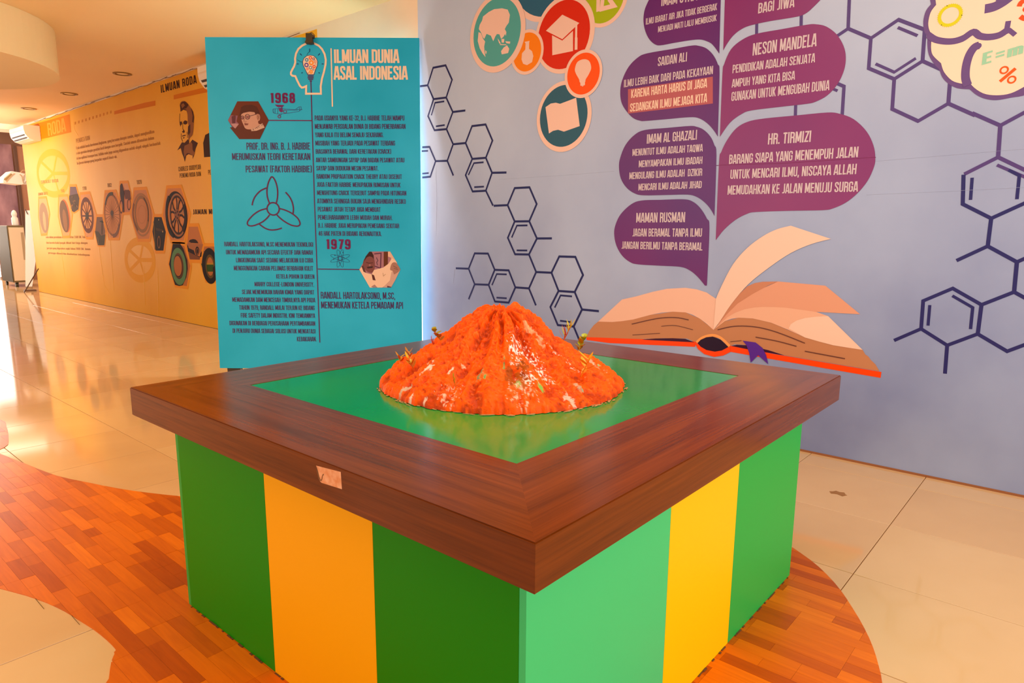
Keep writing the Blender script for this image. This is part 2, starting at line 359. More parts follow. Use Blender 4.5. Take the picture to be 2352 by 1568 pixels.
# round dropped drum, top left
lowp = [on_z(x, y, 2.89)[:2] for x, y in ((0, 118), (60, 133), (100, 150), (130, 172), (138, 185))]
A_ = np.c_[2*np.array(lowp), np.ones(5)]; z_ = np.linalg.lstsq(A_, (np.array(lowp)**2).sum(1), rcond=None)[0]
dr = math.sqrt(z_[2]+z_[0]**2+z_[1]**2)
tag(MB().lathe([(dr, 2.885), (dr, CEIL-.001)], (z_[0], z_[1], 0), 96).build('trim_4', mottled('drum_paint', 'f0d49c', 'f4dcaa', (.5,.5,.5), 3, .7, .2)), 'round dropped ceiling drum with smooth curved side', kind='structure')
# far room walls and its big bright opening
tag(MB().box((4.62, 21.5, 0), (8, 21.62, 3.7)).build('wall_far', mat('9a7660', .6)), 'brownish end wall of the far room', kind='structure')
tag(MB().box((6.6, 16.62, 0), (6.72, 21.5, 3.7)).build('wall_far_side', mat('d9b498', .6)), 'tan side wall of the far room', kind='structure')
m, nt, b = newmat('bright_daylight'); b.inputs['Emission Color'].default_value = (1, .96, .92, 1); b.inputs['Emission Strength'].default_value = 3.2; b.inputs['Base Color'].default_value = (.9, .85, .8, 1)
w1 = tag(MB().box((1.2, 21.52, .05), (4.62, 21.56, 3.25)).build('window_1', m), 'tall overexposed daylight window at the hall end', kind='structure')
fr = MB()
for x in (1.2, 2.3, 3.4): fr.box((x-.03, 21.46, 0), (x+.03, 21.52, 3.3))
fr.box((1.2, 21.46, 3.25), (4.56, 21.52, 3.33)); fr.box((1.2, 21.46, 0), (4.56, 21.52, .06))
fr.build('window_frame', mat('f4e4d4', .5), w1)

# ================================================================== EXHIBIT TABLE
TF = np.array([.84698, .67277]); TY = .00824
TA, TB, TT, TD, TH = 1.73288, 1.82578, .09683, .09448, .798
table = empty('display_table', (TF[0], TF[1], 0), TY)
tag(table, 'square exhibit table with dark wood rim, green top inset and striped base', 'table')
def wood(name, sc, c1='502000', c2='843c06', rough=.17):
    m, nt, b = newmat(name); L = nt.links.new
    tc = nd(nt, 'ShaderNodeTexCoord'); out = []
    for s_, dtl in ((1., 6), (.22, 3)):
        mp = nd(nt, 'ShaderNodeMapping'); mp.inputs['Scale'].default_value = tuple(v*s_ for v in sc); L(tc.outputs['Object'], mp.inputs[0])
        n = nd(nt, 'ShaderNodeTexNoise'); n.inputs['Scale'].default_value = 1; n.inputs['Detail'].default_value = dtl; n.inputs['Roughness'].default_value = .6; L(mp.outputs[0], n.inputs[0]); out.append(n)
    a = nd(nt, 'ShaderNodeMath', operation='ADD'); L(out[0].outputs[0], a.inputs[0]); L(out[1].outputs[0], a.inputs[1])
    h = nd(nt, 'ShaderNodeMath', operation='MULTIPLY'); h.inputs[1].default_value = .5; L(a.outputs[0], h.inputs[0])
    r = nd(nt, 'ShaderNodeValToRGB'); e = r.color_ramp.elements; e[0].position = .30; e[1].position = .70; e[0].color = lin(c1)+(1,); e[1].color = lin(c2)+(1,)
    L(h.outputs[0], r.inputs[0]); L(r.outputs[0], b.inputs['Base Color']); b.inputs['Roughness'].default_value = rough; b.inputs['Specular IOR Level'].default_value = .18
    bp = nd(nt, 'ShaderNodeBump'); bp.inputs['Strength'].default_value = .08; bp.inputs['Distance'].default_value = .002; L(out[0].outputs[0], bp.inputs['Height']); L(bp.outputs[0], b.inputs['Normal'])
    return m
W_y = wood('walnut_laminate_y', (110, 3.2, 110)); W_x = wood('walnut_laminate_x', (3.2, 110, 110))
i0x, i1x, i0y, i1y = .285, 1.56, .28, 1.467
def rim(poly, m):
    bm = bmesh.new(); lo = [bm.verts.new((p[0], p[1], TH-TT)) for p in poly]; hi = [bm.verts.new((p[0], p[1], TH)) for p in poly]
    bm.faces.new(lo[::-1]); bm.faces.new(hi)
    for i in range(4): bm.faces.new((lo[i], lo[(i+1) % 4], hi[(i+1) % 4], hi[i]))
    bmesh.ops.recalc_face_normals(bm, faces=bm.faces[:])
    ed = [e for e in bm.edges if set(e.verts) == {hi[0], hi[1]} or set(e.verts) == {lo[0], lo[1]}]
    bmesh.ops.bevel(bm, geom=ed, offset=.0025, segments=2, affect='EDGES')
    bm.verts.index_update(); o = obj('rim_board', [tuple(v.co) for v in bm.verts], [tuple(v.index for v in f.verts) for f in bm.faces], m, table); bm.free(); return o
rim([(0, TA), (0, 0), (i0x, i0y), (i0x, i1y)], W_y)
rim([(0, 0), (TB, 0), (i1x, i0y), (i0x, i0y)], W_x)
rim([(TB, 0), (TB, TA), (i1x, i1y), (i1x, i0y)], W_y)
rim([(TB, TA), (0, TA), (i0x, i1y), (i1x, i1y)], W_x)
M_green_top = mottled('green_painted_top', '00883c', '18902c', (3.5, 3.5, 3.5), 4, .12, .32, .015, 60, .3, .7, .03)
MB().box((i0x, i0y, TH-TT), (i1x, i1y, TH-.0012)).build('top_inset', M_green_top, table)
GL_ = .45
pan = [('side_panel', (TD, TD, .693, 0), '35b078'), ('side_panel', (.693, TD, 1.142, 0), 'f5b800'), ('side_panel', (1.142, TD, TB-TD, 0), '36a33e')]
def panelx(x0, x1, c, y=TD, s=1, lab=None):
    o = MB().box((x0+.0004, min(y, y+.018*s), .003), (x1-.0004, max(y, y+.018*s), TH-TT), bev=.0006).build('side_panel', mat(c, .4, .15), table)
    if lab: o['label'] = lab
def panely(y0, y1, c, x=TD, s=1, lab=None):
    o = MB().box((min(x, x+.018*s), y0+.0004, .003), (max(x, x+.018*s), y1-.0004, TH-TT), bev=.0006).build('side_panel', mat(c, .4, .15), table)
    if lab: o['label'] = lab
panelx(TD, .693, '44c878', lab='green panel with cool light painted in'); panelx(.693, 1.142, 'ffc400', lab='yellow panel'); panelx(1.142, TB-TD, '24ac44', lab='green panel at the right end')  # cool light put into the mint tone
panely(TD+.018, .57, '168400', lab='green panel by the near corner, warm shade painted in'); panely(.57, 1.065, 'ffac00', lab='yellow panel, warm light painted in as orange'); panely(1.065, TA-TD-.018, '0c8800', lab='green panel at the left end, warm shade painted in')  # same paints as the right faces, warm dim light put into the colours
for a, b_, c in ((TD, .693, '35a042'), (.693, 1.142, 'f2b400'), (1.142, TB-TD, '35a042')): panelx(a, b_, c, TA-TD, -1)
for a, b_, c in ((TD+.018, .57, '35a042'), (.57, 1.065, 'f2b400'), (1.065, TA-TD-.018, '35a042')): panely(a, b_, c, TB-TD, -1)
# grime line where the base meets the floor
gm = MB()
for k in range(60):
    t = random.random(); x = TD+(TB-2*TD)*t; l = random.uniform(.006, .03); gm.box((x, TD-.004-random.random()*.003, .0024), (x+l, TD-.0005, .0035+random.random()*.002))
    y = TD+(TA-2*TD)*t; gm.box((TD-.004-random.random()*.003, y, .0024), (TD-.0005, y+l, .0035+random.random()*.002))
tag(gm.build('grime_line', mat('6a4420', .9), table), kind='stuff')
# worn paper sticker on the front rim
stp = [(.6495, TH-.0165), (.5535, TH-.0085), (.5518, TH-.0485), (.630, TH-.0535), (.6365, TH-.0515)]
st_m = mottled('worn_sticker', 'e08a52', 'f2b48a', (50, 50, 50), 5, .6, .3, lo=.3, hi=.7)
vv = [(-.0006, p[0], p[1]) for p in stp]
so = obj('sticker', vv+[(.0, p[0], p[1]) for p in stp], [tuple(range(5))]+[(i, i+5, (i+1) % 5+5, (i+1) % 5) for i in range(5)], st_m, table)
so['label'] = 'worn orange paper sticker scribbled with a dark mark'
tq = MB()
for pl in ([(.6485, -.018), (.643, -.030), (.639, -.042), (.632, -.049), (.628, -.044), (.6245, -.034), (.620, -.030)], [(.6485, -.026), (.644, -.036), (.641, -.045), (.636, -.050)]):
    for quad in thick([(a, TH+b_) for a, b_ in pl], .0024): tq.add([(-.0009, p[0], p[1]) for p in quad], [(0, 1, 2, 3)])
tq.build('scribble', mat('7a4a1e', .7), so)

def T2W(x, y, z=0.): c, s_ = math.cos(TY), math.sin(TY); return np.array([TF[0]+c*x-s_*y, TF[1]+s_*x+c*y, z])
def W2T(P): d0, d1 = P[0]-TF[0], P[1]-TF[1]; c, s_ = math.cos(TY), math.sin(TY); return (c*d0+s_*d1, -s_*d0+c*d1)
# round drink stains and chips seen on the wood rim (reflected clips come from the real clips)

# ================================================================== VOLCANO
VC = (.888, .849); VR, VH = .412, .262
prof_r = np.array([0, .05, .09, .13, .19, .26, .33, .40, .414]); prof_h = np.array([.955, 1, .93, .80, .60, .415, .26, .115, .055])*VH
def vol_base(r): return np.interp(r, prof_r, prof_h)
def vol_hit(x, y):
    d = pdir(x, y); best = None
    for k in np.linspace(1.2, 4.2, 900):
        P = EYE+d*k; t = W2T(P); r = math.hypot(t[0]-VC[0], t[1]-VC[1])
        if r < .414 and P[2]-TH < vol_base(r): return np.array([t[0]-VC[0], t[1]-VC[1], P[2]-TH])
    return None
volc = empty('volcano_model', tuple(T2W(VC[0], VC[1], TH+.0002)), TY)
tag(volc, 'bright orange painted plaster volcano model on the green table top', 'volcano model')
NR, NT = 190, 620
verts = []; cols = []
def fb(p, o=4): return noise.fractal(p, 1.0, 2.0, o)
patches = []   # centre (local), radius along slope, radius across, colour, threshold, noise scale
for (x, y, ra, rb, c, th, ns) in ((985, 848, .030, .016, 'e8c8b0', .0, 160), (930, 890, .034, .012, 'c9a98a', .05, 170), (942, 915, .014, .009, 'f0c4b0', -.1, 150), (975, 916, .008, .006, 'f0c0a8', -.1, 150),
        (1188, 890, .020, .024, '9aa860', -.12, 120), (1243, 892, .014, .016, '86b04c', -.02, 120), (1170, 868, .05, .016, 'a84a08', -.25, 60), (1200, 850, .03, .02, '9c4a10', .0, 80), (1205, 880, .045, .03, 'b4560c', -.08, 70),
        (1158, 845, .022, .005, '7c9a54', .0, 130), (1103, 872, .030, .012, '8c8a58', .0, 140), (1113, 880, .010, .004, '6a9a50', -.1, 130), (1375, 846, .006, .004, '8cb070', -.3, 100),
        (1322, 885, .03, .010, 'c09878', .1, 150), (1336, 890, .012, .006, 'a0a078', .0, 150), (1290, 820, .10, .010, 'fbd8c4', .16, 200), (1235, 835, .10, .03, 'ffe8d8', .16, 210), (1185, 800, .06, .03, 'ffeee2', .17, 210),
        (1360, 840, .05, .012, 'f0a888', .08, 110), (1310, 910, .04, .02, 'e8b098', .12, 150), (1200, 908, .05, .05, 'eeb494', .17, 150), (1215, 880, .03, .03, 'ffe6d8', .17, 220), (1030, 905, .05, .05, 'f4b898', .3, 200),
        (1210, 745, .035, .014, 'ff9a68', -.05, 60), (1235, 770, .04, .014, 'ff9c70', .0, 60), (1065, 838, .012, .010, 'f0c0a0', .1, 180), (1035, 855, .02, .012, 'f0c8ac', .15, 180), (1185, 845, .03, .02, 'fce4d2', .17, 210), (1130, 868, .03, .03, 'e04808', .3, 60)):
    h = vol_hit(x, y)
    if h is None: continue
    rad = h[:2]/(np.linalg.norm(h[:2])+1e-6); patches.append((h, rad, ra, rb, lin(c), th, ns))
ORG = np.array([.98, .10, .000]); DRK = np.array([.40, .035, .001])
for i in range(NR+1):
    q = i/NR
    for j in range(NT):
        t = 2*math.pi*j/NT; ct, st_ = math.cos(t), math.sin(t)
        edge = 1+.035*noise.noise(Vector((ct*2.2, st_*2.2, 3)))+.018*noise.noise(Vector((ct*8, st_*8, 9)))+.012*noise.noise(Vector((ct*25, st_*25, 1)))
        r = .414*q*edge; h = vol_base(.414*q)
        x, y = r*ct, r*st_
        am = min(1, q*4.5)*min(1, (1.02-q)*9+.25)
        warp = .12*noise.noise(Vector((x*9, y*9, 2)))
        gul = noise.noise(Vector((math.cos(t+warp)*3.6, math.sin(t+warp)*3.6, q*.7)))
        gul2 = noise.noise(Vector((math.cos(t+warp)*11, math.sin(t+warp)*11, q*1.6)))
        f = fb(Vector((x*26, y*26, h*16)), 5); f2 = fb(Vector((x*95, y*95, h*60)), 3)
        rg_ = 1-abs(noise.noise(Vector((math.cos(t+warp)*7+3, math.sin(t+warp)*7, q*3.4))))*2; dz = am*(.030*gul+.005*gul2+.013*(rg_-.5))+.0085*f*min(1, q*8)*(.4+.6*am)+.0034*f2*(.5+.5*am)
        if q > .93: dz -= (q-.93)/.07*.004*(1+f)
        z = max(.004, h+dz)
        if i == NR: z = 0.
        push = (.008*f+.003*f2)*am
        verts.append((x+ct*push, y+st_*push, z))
        ds = min(1, max(0, .25-.5*gul2-1.3*f-.6*gul-.5*f2-.8*(rg_-.55)-.10))*.8  # hollows darkened: crevice shade put into the vertex colour
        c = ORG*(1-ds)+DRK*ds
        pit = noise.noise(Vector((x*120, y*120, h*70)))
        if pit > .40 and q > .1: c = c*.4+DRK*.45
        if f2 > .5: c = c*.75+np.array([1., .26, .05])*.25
        P = np.array([x, y, z])
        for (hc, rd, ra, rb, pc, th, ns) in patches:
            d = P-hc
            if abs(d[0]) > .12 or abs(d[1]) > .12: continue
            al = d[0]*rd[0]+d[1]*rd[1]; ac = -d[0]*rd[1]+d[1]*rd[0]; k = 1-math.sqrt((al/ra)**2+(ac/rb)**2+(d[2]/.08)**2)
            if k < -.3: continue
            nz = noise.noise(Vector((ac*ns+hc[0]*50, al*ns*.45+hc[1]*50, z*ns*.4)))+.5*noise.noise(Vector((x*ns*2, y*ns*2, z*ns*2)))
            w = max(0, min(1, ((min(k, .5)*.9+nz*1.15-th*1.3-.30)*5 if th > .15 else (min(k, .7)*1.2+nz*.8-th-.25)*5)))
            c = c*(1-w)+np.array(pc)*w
        cols.append(c)
faces = []
for i in range(NR):
    for j in range(NT):
        a, b_ = i*NT+j, i*NT+(j+1) % NT; faces.append((a, b_+0, b_+NT, a+NT)[::-1] if False else (a, a+NT, b_+NT, b_))
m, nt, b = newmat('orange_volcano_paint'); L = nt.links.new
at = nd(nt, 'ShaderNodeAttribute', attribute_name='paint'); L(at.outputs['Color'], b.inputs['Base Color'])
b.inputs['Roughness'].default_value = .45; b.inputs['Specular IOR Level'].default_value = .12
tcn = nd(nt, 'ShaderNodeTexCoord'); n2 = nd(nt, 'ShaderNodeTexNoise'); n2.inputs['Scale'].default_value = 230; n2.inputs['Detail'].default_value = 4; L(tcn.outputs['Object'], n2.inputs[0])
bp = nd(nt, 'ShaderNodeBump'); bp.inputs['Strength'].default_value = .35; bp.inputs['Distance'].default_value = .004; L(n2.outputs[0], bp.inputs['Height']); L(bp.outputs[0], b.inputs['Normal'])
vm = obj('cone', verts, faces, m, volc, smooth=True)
ca = vm.data.color_attributes.new('paint', 'FLOAT_COLOR', 'POINT')
ca.data.foreach_set('color', np.c_[np.array(cols), np.ones(len(cols))].ravel())
# fringe of glue and torn paper around the foot
rg = random.Random(5); fg = MB()
for k in range(150):
    t = rg.uniform(0, 2*math.pi); r = .414*(1+.035*noise.noise(Vector((math.cos(t)*2.2, math.sin(t)*2.2, 3))))+rg.uniform(-.004, .012); l = rg.uniform(.008, .03)
    c_, s_ = math.cos(t), math.sin(t); w = rg.uniform(.001, .004); a = rg.uniform(-.3, .3)
    tx, ty = -s_+c_*a, c_+s_*a
    p = [(r*c_-tx*l/2, r*s_-ty*l/2), (r*c_+c_*w, r*s_+s_*w), (r*c_+tx*l/2, r*s_+ty*l/2), (r*c_-c_*w, r*s_-s_*w)]
    fg.prism(p, 0, .0012+rg.random()*.0015)
tag(fg.build('glue_fringe', mat('b98a56', .6), volc), kind='stuff')
# little plastic plants stuck into the slope
def leafmesh(l, w, n=6):
    v = []; f = []
    for i in range(n+1):
        t = i/n; ww = w*math.sin(math.pi*min(1, t*.92+.08))**.8*.5; z = l*.25*t*t; x = l*t
        v += [(x, -ww, z+ww*.35), (x, 0, z), (x, ww, z+ww*.35)]
    for i in range(n):
        for k in (0, 1): a = i*3+k; f.append((a, a+1, a+4, a+3))
    return v, f
def plant(x, y, size, kind, cA, cB, lab, seed):
    h = vol_hit(x, y)
    if h is None:
        # on the skyline: nudge down until the ray meets the slope
        for dy in range(2, 60, 2):
            h = vol_hit(x, y+dy)
            if h is not None: break
    if h is None: return
    rr = random.Random(seed); p = empty('plant', tuple(h-np.array([0, 0, .004]))); p.parent = volc; p['label'] = lab
    rd = np.array([h[0], h[1], 0.]); rd /= np.linalg.norm(rd)+1e-6
    ax = Vector((rd[0]*.45, rd[1]*.45, 1)).normalized()
    tilt = Vector((rr.uniform(-.25, .25), rr.uniform(-.25, .25), 0)); ax = (ax+tilt).normalized()
    stem = [Vector((0, 0, 0)), ax*size*.5, ax*size+Vector((0, 0, size*.05))]
    size *= 1.45; stem = [q_*1.45 for q_ in stem]; MB().tube(stem, [size*.03, size*.025, size*.015], 6).build('stem', mat(cA, .5), p)
    nl = dict(round=9, spike=14, fern=12, broad=7)[kind]
    L_, W_ = dict(round=(.36, .34), spike=(.55, .07), fern=(.42, .16), broad=(.62, .24))[kind]
    ms = [mat(cA, .4), mat(cB, .4)]
    for k in range(nl):
        v, f = leafmesh(size*L_*rr.uniform(.8, 1.15), size*W_)
        t = .15+.85*k/nl; base = ax*size*t; az = k*2.4+rr.uniform(-.3, .3); el = rr.uniform(.2, .9) if kind != 'spike' else rr.uniform(.7, 1.25)
        R_ = Matrix.Rotation(az, 3, 'Z') @ Matrix.Rotation(-el, 3, 'Y')
        o = obj('leaf', [R_ @ Vector(q)+base for q in v], f, ms[k % 2] if k < nl*.7 else ms[1], p, smooth=True)
plant(1016, 770, .040, 'round', 'b4641a', '9a8a12', 'orange and olive plant with round leaves on the left skyline', 1)
plant(998, 792, .022, 'spike', 'c83a08', 'd84808', 'small red orange twig on the left slope', 2)
plant(948, 812, .026, 'broad', 'b86810', 'b87a12', 'ochre leaf cluster on the left slope', 3)
plant(925, 833, .028, 'broad', 'd05a0a', 'c8901a', 'orange and yellow bud plant at the left foot', 4)
plant(950, 845, .030, 'broad', 'b8620c', 'c8a010', 'yellow leaf plant at the lower left', 5)
plant(1047, 888, .024, 'spike', 'a86a10', 'b8980c', 'small curled yellow green plant near the front left', 6)
plant(1185, 778, .034, 'fern', 'd0460a', 'e05008', 'orange leafy sprig in the middle of the slope', 7)
plant(1206, 868, .036, 'fern', 'e0620a', 'd86c0c', 'orange fern sprig above the mossy patch', 8)
plant(1334, 862, .050, 'broad', 'f08c08', 'e8a010', 'large amber leaf plant on the right slope', 9)
plant(1292, 778, .046, 'spike', 'b84a10', 'c8b010', 'spiky grass tuft on the right skyline', 10)
plant(1327, 797, .044, 'round', 'b08a0c', 'a8b00c', 'yellow green round leaf plant on the right skyline', 11)

# ================================================================== BLUE MURAL (printed vinyl on the wall)
MUR_K = (1.0, 1.0, 1.0)
mural = empty('wall_mural', (WX, 1., 0)); tag(mural, 'pale blue printed vinyl wall mural with speech bubbles, molecules and an open book', 'mural')
def attach(o, parent):                       # parent without moving (parents stand unrotated)
    o.parent = parent; o.matrix_parent_inverse = Matrix.Translation(-Vector(parent.location)) if parent.type == 'EMPTY' else Matrix.Identity(4)
    return o
class MPrint(Print):
    """print whose vertices are kept relative to the root empty"""
    root = None
    def build(s):
        off = Vector(s.root.location); s.v = [tuple(Vector(p)-off) for p in s.v]; s.par = s.par or s.root; return Print.build(s)
def sheet(name, y0, y1, z0, z1, m, root, lean=0.):
    v = [(WX-.001, y0, z0), (WX-.001, y1, z0), (WX-.001, y1+lean, z1), (WX-.001, y0, z1), (WX, y0, z0), (WX, y1, z0), (WX, y1+lean, z1), (WX, y0, z1)]
    off = Vector(root.location)
    return obj(name, [Vector(p)-off for p in v], [(0, 1, 2, 3), (7, 6, 5, 4), (1, 5, 6, 2), (0, 3, 7, 4), (2, 6, 7, 3)], m, root)
yM = on_x(964, 300, WX)[1]
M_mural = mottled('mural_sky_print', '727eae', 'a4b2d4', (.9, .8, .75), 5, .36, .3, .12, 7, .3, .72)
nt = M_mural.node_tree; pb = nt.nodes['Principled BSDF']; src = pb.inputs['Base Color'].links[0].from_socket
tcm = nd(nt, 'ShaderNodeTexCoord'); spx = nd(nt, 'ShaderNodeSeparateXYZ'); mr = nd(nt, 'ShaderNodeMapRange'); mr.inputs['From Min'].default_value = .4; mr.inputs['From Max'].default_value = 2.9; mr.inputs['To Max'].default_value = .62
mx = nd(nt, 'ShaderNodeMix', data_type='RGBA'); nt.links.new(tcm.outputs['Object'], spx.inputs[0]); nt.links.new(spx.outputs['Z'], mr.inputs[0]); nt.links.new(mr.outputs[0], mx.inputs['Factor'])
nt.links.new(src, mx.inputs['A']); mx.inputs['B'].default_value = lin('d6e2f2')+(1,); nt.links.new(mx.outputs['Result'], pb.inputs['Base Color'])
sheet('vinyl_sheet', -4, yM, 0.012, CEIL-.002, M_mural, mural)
NAVY, NAVY_SHEEN = '20245c', '55407c'  # the purple is the navy print with its reflection painted in
LW = .0168
MPrint.root = mural
def molecule(f, paths, inner, c, w=LW, lab=None, clos=()):
    p = MPrint('molecule', WALL, None, lab); p.k = MUR_K
    for i, q in enumerate(paths): p.line(f, q, w, c, 1, closed=(i in clos))
    for q in inner: p.line(f, q, w*.82, c, 1)
    return p.build()
molecule('A', [[(138,610),(250,588),(308,718),(255,878),(142,892),(88,768)], [(142,892),(255,878),(315,1008),(258,1162),(150,1172),(92,1045)], [(430,1287),(488,1135),(610,1120),(672,1265),(612,1420),(490,1430)],
    [(490,1430),(612,1420),(668,1555),(612,1716),(493,1723),(430,1576)], [(88,768),(20,776)], [(315,1008),(428,994)], [(258,1162),(318,1298),(430,1287)], [(318,1298),(265,1447),(160,1450),(105,1322),(40,1325)], [(160,1450),(112,1590),(40,1597)], [(265,1447),(320,1580)], [(668,1555),(798,1552)]],
    [[(238,912),(155,925),(122,1038)], [(163,1137),(242,1125)], [(92,1357),(35,1360)], [(98,1557),(40,1562)], [(592,1460),(505,1468),(455,1575)], [(508,1684),(595,1679)]], NAVY, LW, 'upper left chain of navy hexagon molecules', (0, 1, 2, 3))
molecule('B', [[(808,278),(872,125),(1005,118),(1070,268),(1003,423),(872,425)], [(872,425),(1003,423),(1072,578),(1000,722),(875,720),(810,572)], [(512,712),(632,714),(692,860),(637,995),(512,990),(457,850)], [(692,860),(818,865),(878,1018),(818,1155),(694,1145),(637,995)],
    [(1203,886),(1273,740),(1418,744),(1487,907),(1412,1060),(1267,1050)], [(1267,1050),(1412,1060),(1478,1217),(1403,1370),(1260,1357),(1193,1195)],
    [(612,148),(677,283)], [(683,284),(808,278)], [(1072,578),(1207,577)], [(1000,722),(1065,880),(1203,886)], [(1065,880),(1000,1027),(878,1018)], [(1000,1027),(1063,1180)], [(457,850),(342,846)], [(512,990),(457,1125)], [(1478,1217),(1630,1232)], [(1403,1370),(1490,1580)]],
    [[(987,460),(892,462),(845,570)], [(890,685),(985,686)], [(800,901),(710,898),(667,998)], [(708,1110),(800,1116)], [(1388,1099),(1285,1090),(1232,1200)], [(1280,1318),(1383,1331)]], NAVY, LW, 'lower left cluster of navy hexagon molecules', (0, 1, 2, 3, 4, 5))
molecule('E', [[(590,345),(838,178),(1075,268),(1055,550),(800,712),(570,615)], [(800,712),(782,982),(1015,1090),(1287,932),(1308,660)], [(398,-60),(385,258),(300,315),(200,380)], [(385,258),(590,345)], [(1055,550),(1300,660)], [(1287,932),(1530,1040)], [(1500,1018),(1755,1130),(1735,1415)], [(1755,1130),(2080,955)], [(1735,1415),(1430,1568)], [(1735,1415),(2100,1590)],],
    [[(832,248),(1010,322)], [(632,575),(800,650),(995,525)], [(1725,1485),(1968,1590),(2060,1630)]], NAVY_SHEEN, LW*1.06, 'navy molecule chain beside the brain, purple reflection painted in', (0,))
molecule('E', [[(200,715),(348,778),(330,1060)]], [[(200,780),(290,818)]], NAVY_SHEEN, LW*1.06)
molecule('F', [[(826,3),(820,215),(1025,318),(1285,200)], [(1025,318),(1000,518),(775,622)], [(1000,518),(1210,632),(1340,575)], [(1210,632),(1190,848),(955,940)], [(1190,848),(1340,930)], [(955,940),(748,822),(535,912),(520,1113),(708,1232),(928,1150)], [(520,1113),(325,1197)], [(708,1232),(692,1436)], [(928,1150),(1140,1275),(1340,1200)]],
    [[(888,25),(876,185)], [(1150,-30),(1228,10),(1210,180)], [(745,875),(892,960),(876,1115)], [(583,942),(570,1090)]], '2c2a66', LW*1.06, 'dark blue molecule at the lower right', (5,))
for q_ in ([(1284,200),(1282,300)], [(1672,120),(1670,230)], [(1623,905),(1620,1015)]): molecule('C', [q_], [], NAVY_SHEEN, LW*1.06)

def discs(name, f, cream, col, c, lay, lab, colc='f4c8b4'):
    p = MPrint(name, WALL, None, lab); p.k = MUR_K
    a = p.fit(f, cream); p.disc(a[0], a[1], a[2], colc, lay)
    b_ = p.fit(f, col); p.disc(b_[0], b_[1], b_[2], c, lay+1); return p, b_
CRM = 'f4c8b4'
p, _ = discs('icon_disc', 'A', [(1885,0),(1770,190),(1640,250),(1597,245)], [(1850,0),(1790,120),(1650,213),(1592,205)], 'a8b808', 1, 'lime green disc with ruler icon'); p.line('A', [(1625,-10),(1623,105)], .03, CRM, 3); p.line('A', [(1665,-10),(1655,82),(1765,52),(1722,-10)], .03, CRM, 3); p.build()
p, _ = discs('icon_disc', 'A', [(940,140),(1085,198),(1120,195),(870,20)], [(893,0),(985,110),(1060,147),(1100,150)], '28607c', 1, 'dark blue disc above the globe'); p.build()
p, _ = discs('icon_disc', 'A', [(1592,250),(1285,675),(1120,560),(1060,290)], [(1552,250),(1270,626),(1122,520),(1087,290),(1380,0)], 'd82404', 3, 'red disc with graduation cap icon')
p.poly('A', [(1155,278),(1302,133),(1455,208),(1302,354)], CRM, 5); p.poly('A', [(1210,318),(1302,366),(1398,278),(1398,460),(1212,498)], CRM, 5); p.line('A', [(1428,220),(1426,340)], .018, CRM, 5); p.poly('A', [(1415,338),(1439,338),(1438,447),(1413,450)], CRM, 5); p.build()
p, _ = discs('icon_disc', 'A', [(1132,450),(965,677),(1010,262),(862,600)], [(1110,450),(975,647),(1010,290),(870,560)], 'fa8204', 5, 'amber disc with flask icon')
p.poly('A', [(963,378),(1008,369),(1004,388),(1003,440),(1030,462),(1042,505),(1030,560),(985,587),(950,575),(935,535),(940,480),(970,446),(972,392)], CRM, 7); p.build()
p, _ = discs('icon_disc', 'A', [(470,335),(675,643),(966,215),(900,520)], [(503,335),(686,596),(928,220),(880,450)], '52a8a2', 7, 'teal globe disc')
for poly in ([(552,262),(560,225),(582,185),(590,150),(640,110),(690,84),(760,76),(812,88),(832,135),(822,205),(800,235),(786,262),(792,300),(772,335),(752,350),(738,310),(715,308),(700,330),(682,372),(660,322),(622,306),(600,352),(585,330),(576,300)],
    [(550,290),(572,300),(590,350),(609,375),(600,420),(604,470),(612,515),(585,480),(560,435),(542,370)], [(611,452),(623,465),(618,488),(610,480)], [(720,345),(735,365),(752,395),(735,392)], [(755,350),(782,352),(778,385),(758,385)], [(742,398),(800,400),(798,408),(742,406)], [(790,372),(835,375),(832,395),(800,390)],
    [(752,462),(775,430),(806,408),(826,440),(816,478),(782,486),(758,490)], [(785,262),(800,290),(795,325),(785,300)], [(800,220),(825,190),(818,180),(800,205)]):
    p.poly('A', poly, CRM, 9)
p.build()
p, _ = discs('icon_disc', 'A', [(1070,1075),(1568,1000),(1285,1366),(1140,860)], [(1102,1060),(1530,1010),(1290,1322),(1165,870)], '285c70', 7, 'dark teal disc with open book icon')
p.poly('A', [(1152,965),(1200,932),(1245,925),(1283,935),(1350,910),(1428,880),(1460,1135),(1318,1185),(1265,1168),(1220,1178),(1183,1202)], CRM, 9); p.build()
p, _ = discs('icon_disc', 'A', [(1325,690),(1665,620),(1530,445),(1475,883)], [(1348,690),(1641,620),(1517,475),(1470,852)], 'fc5404', 10, 'orange disc with light bulb icon')
p.poly('A', [(1495,535),(1545,550),(1564,610),(1545,665),(1515,715),(1508,740),(1465,745),(1455,715),(1425,660),(1418,620),(1440,560)], CRM, 12, True)
for y in (748, 764): p.line('A', [(1467,y),(1508,y-6)], .014, CRM, 12)
p.poly('A', [(1477,773),(1498,770),(1487,781)], CRM, 12); p.build()

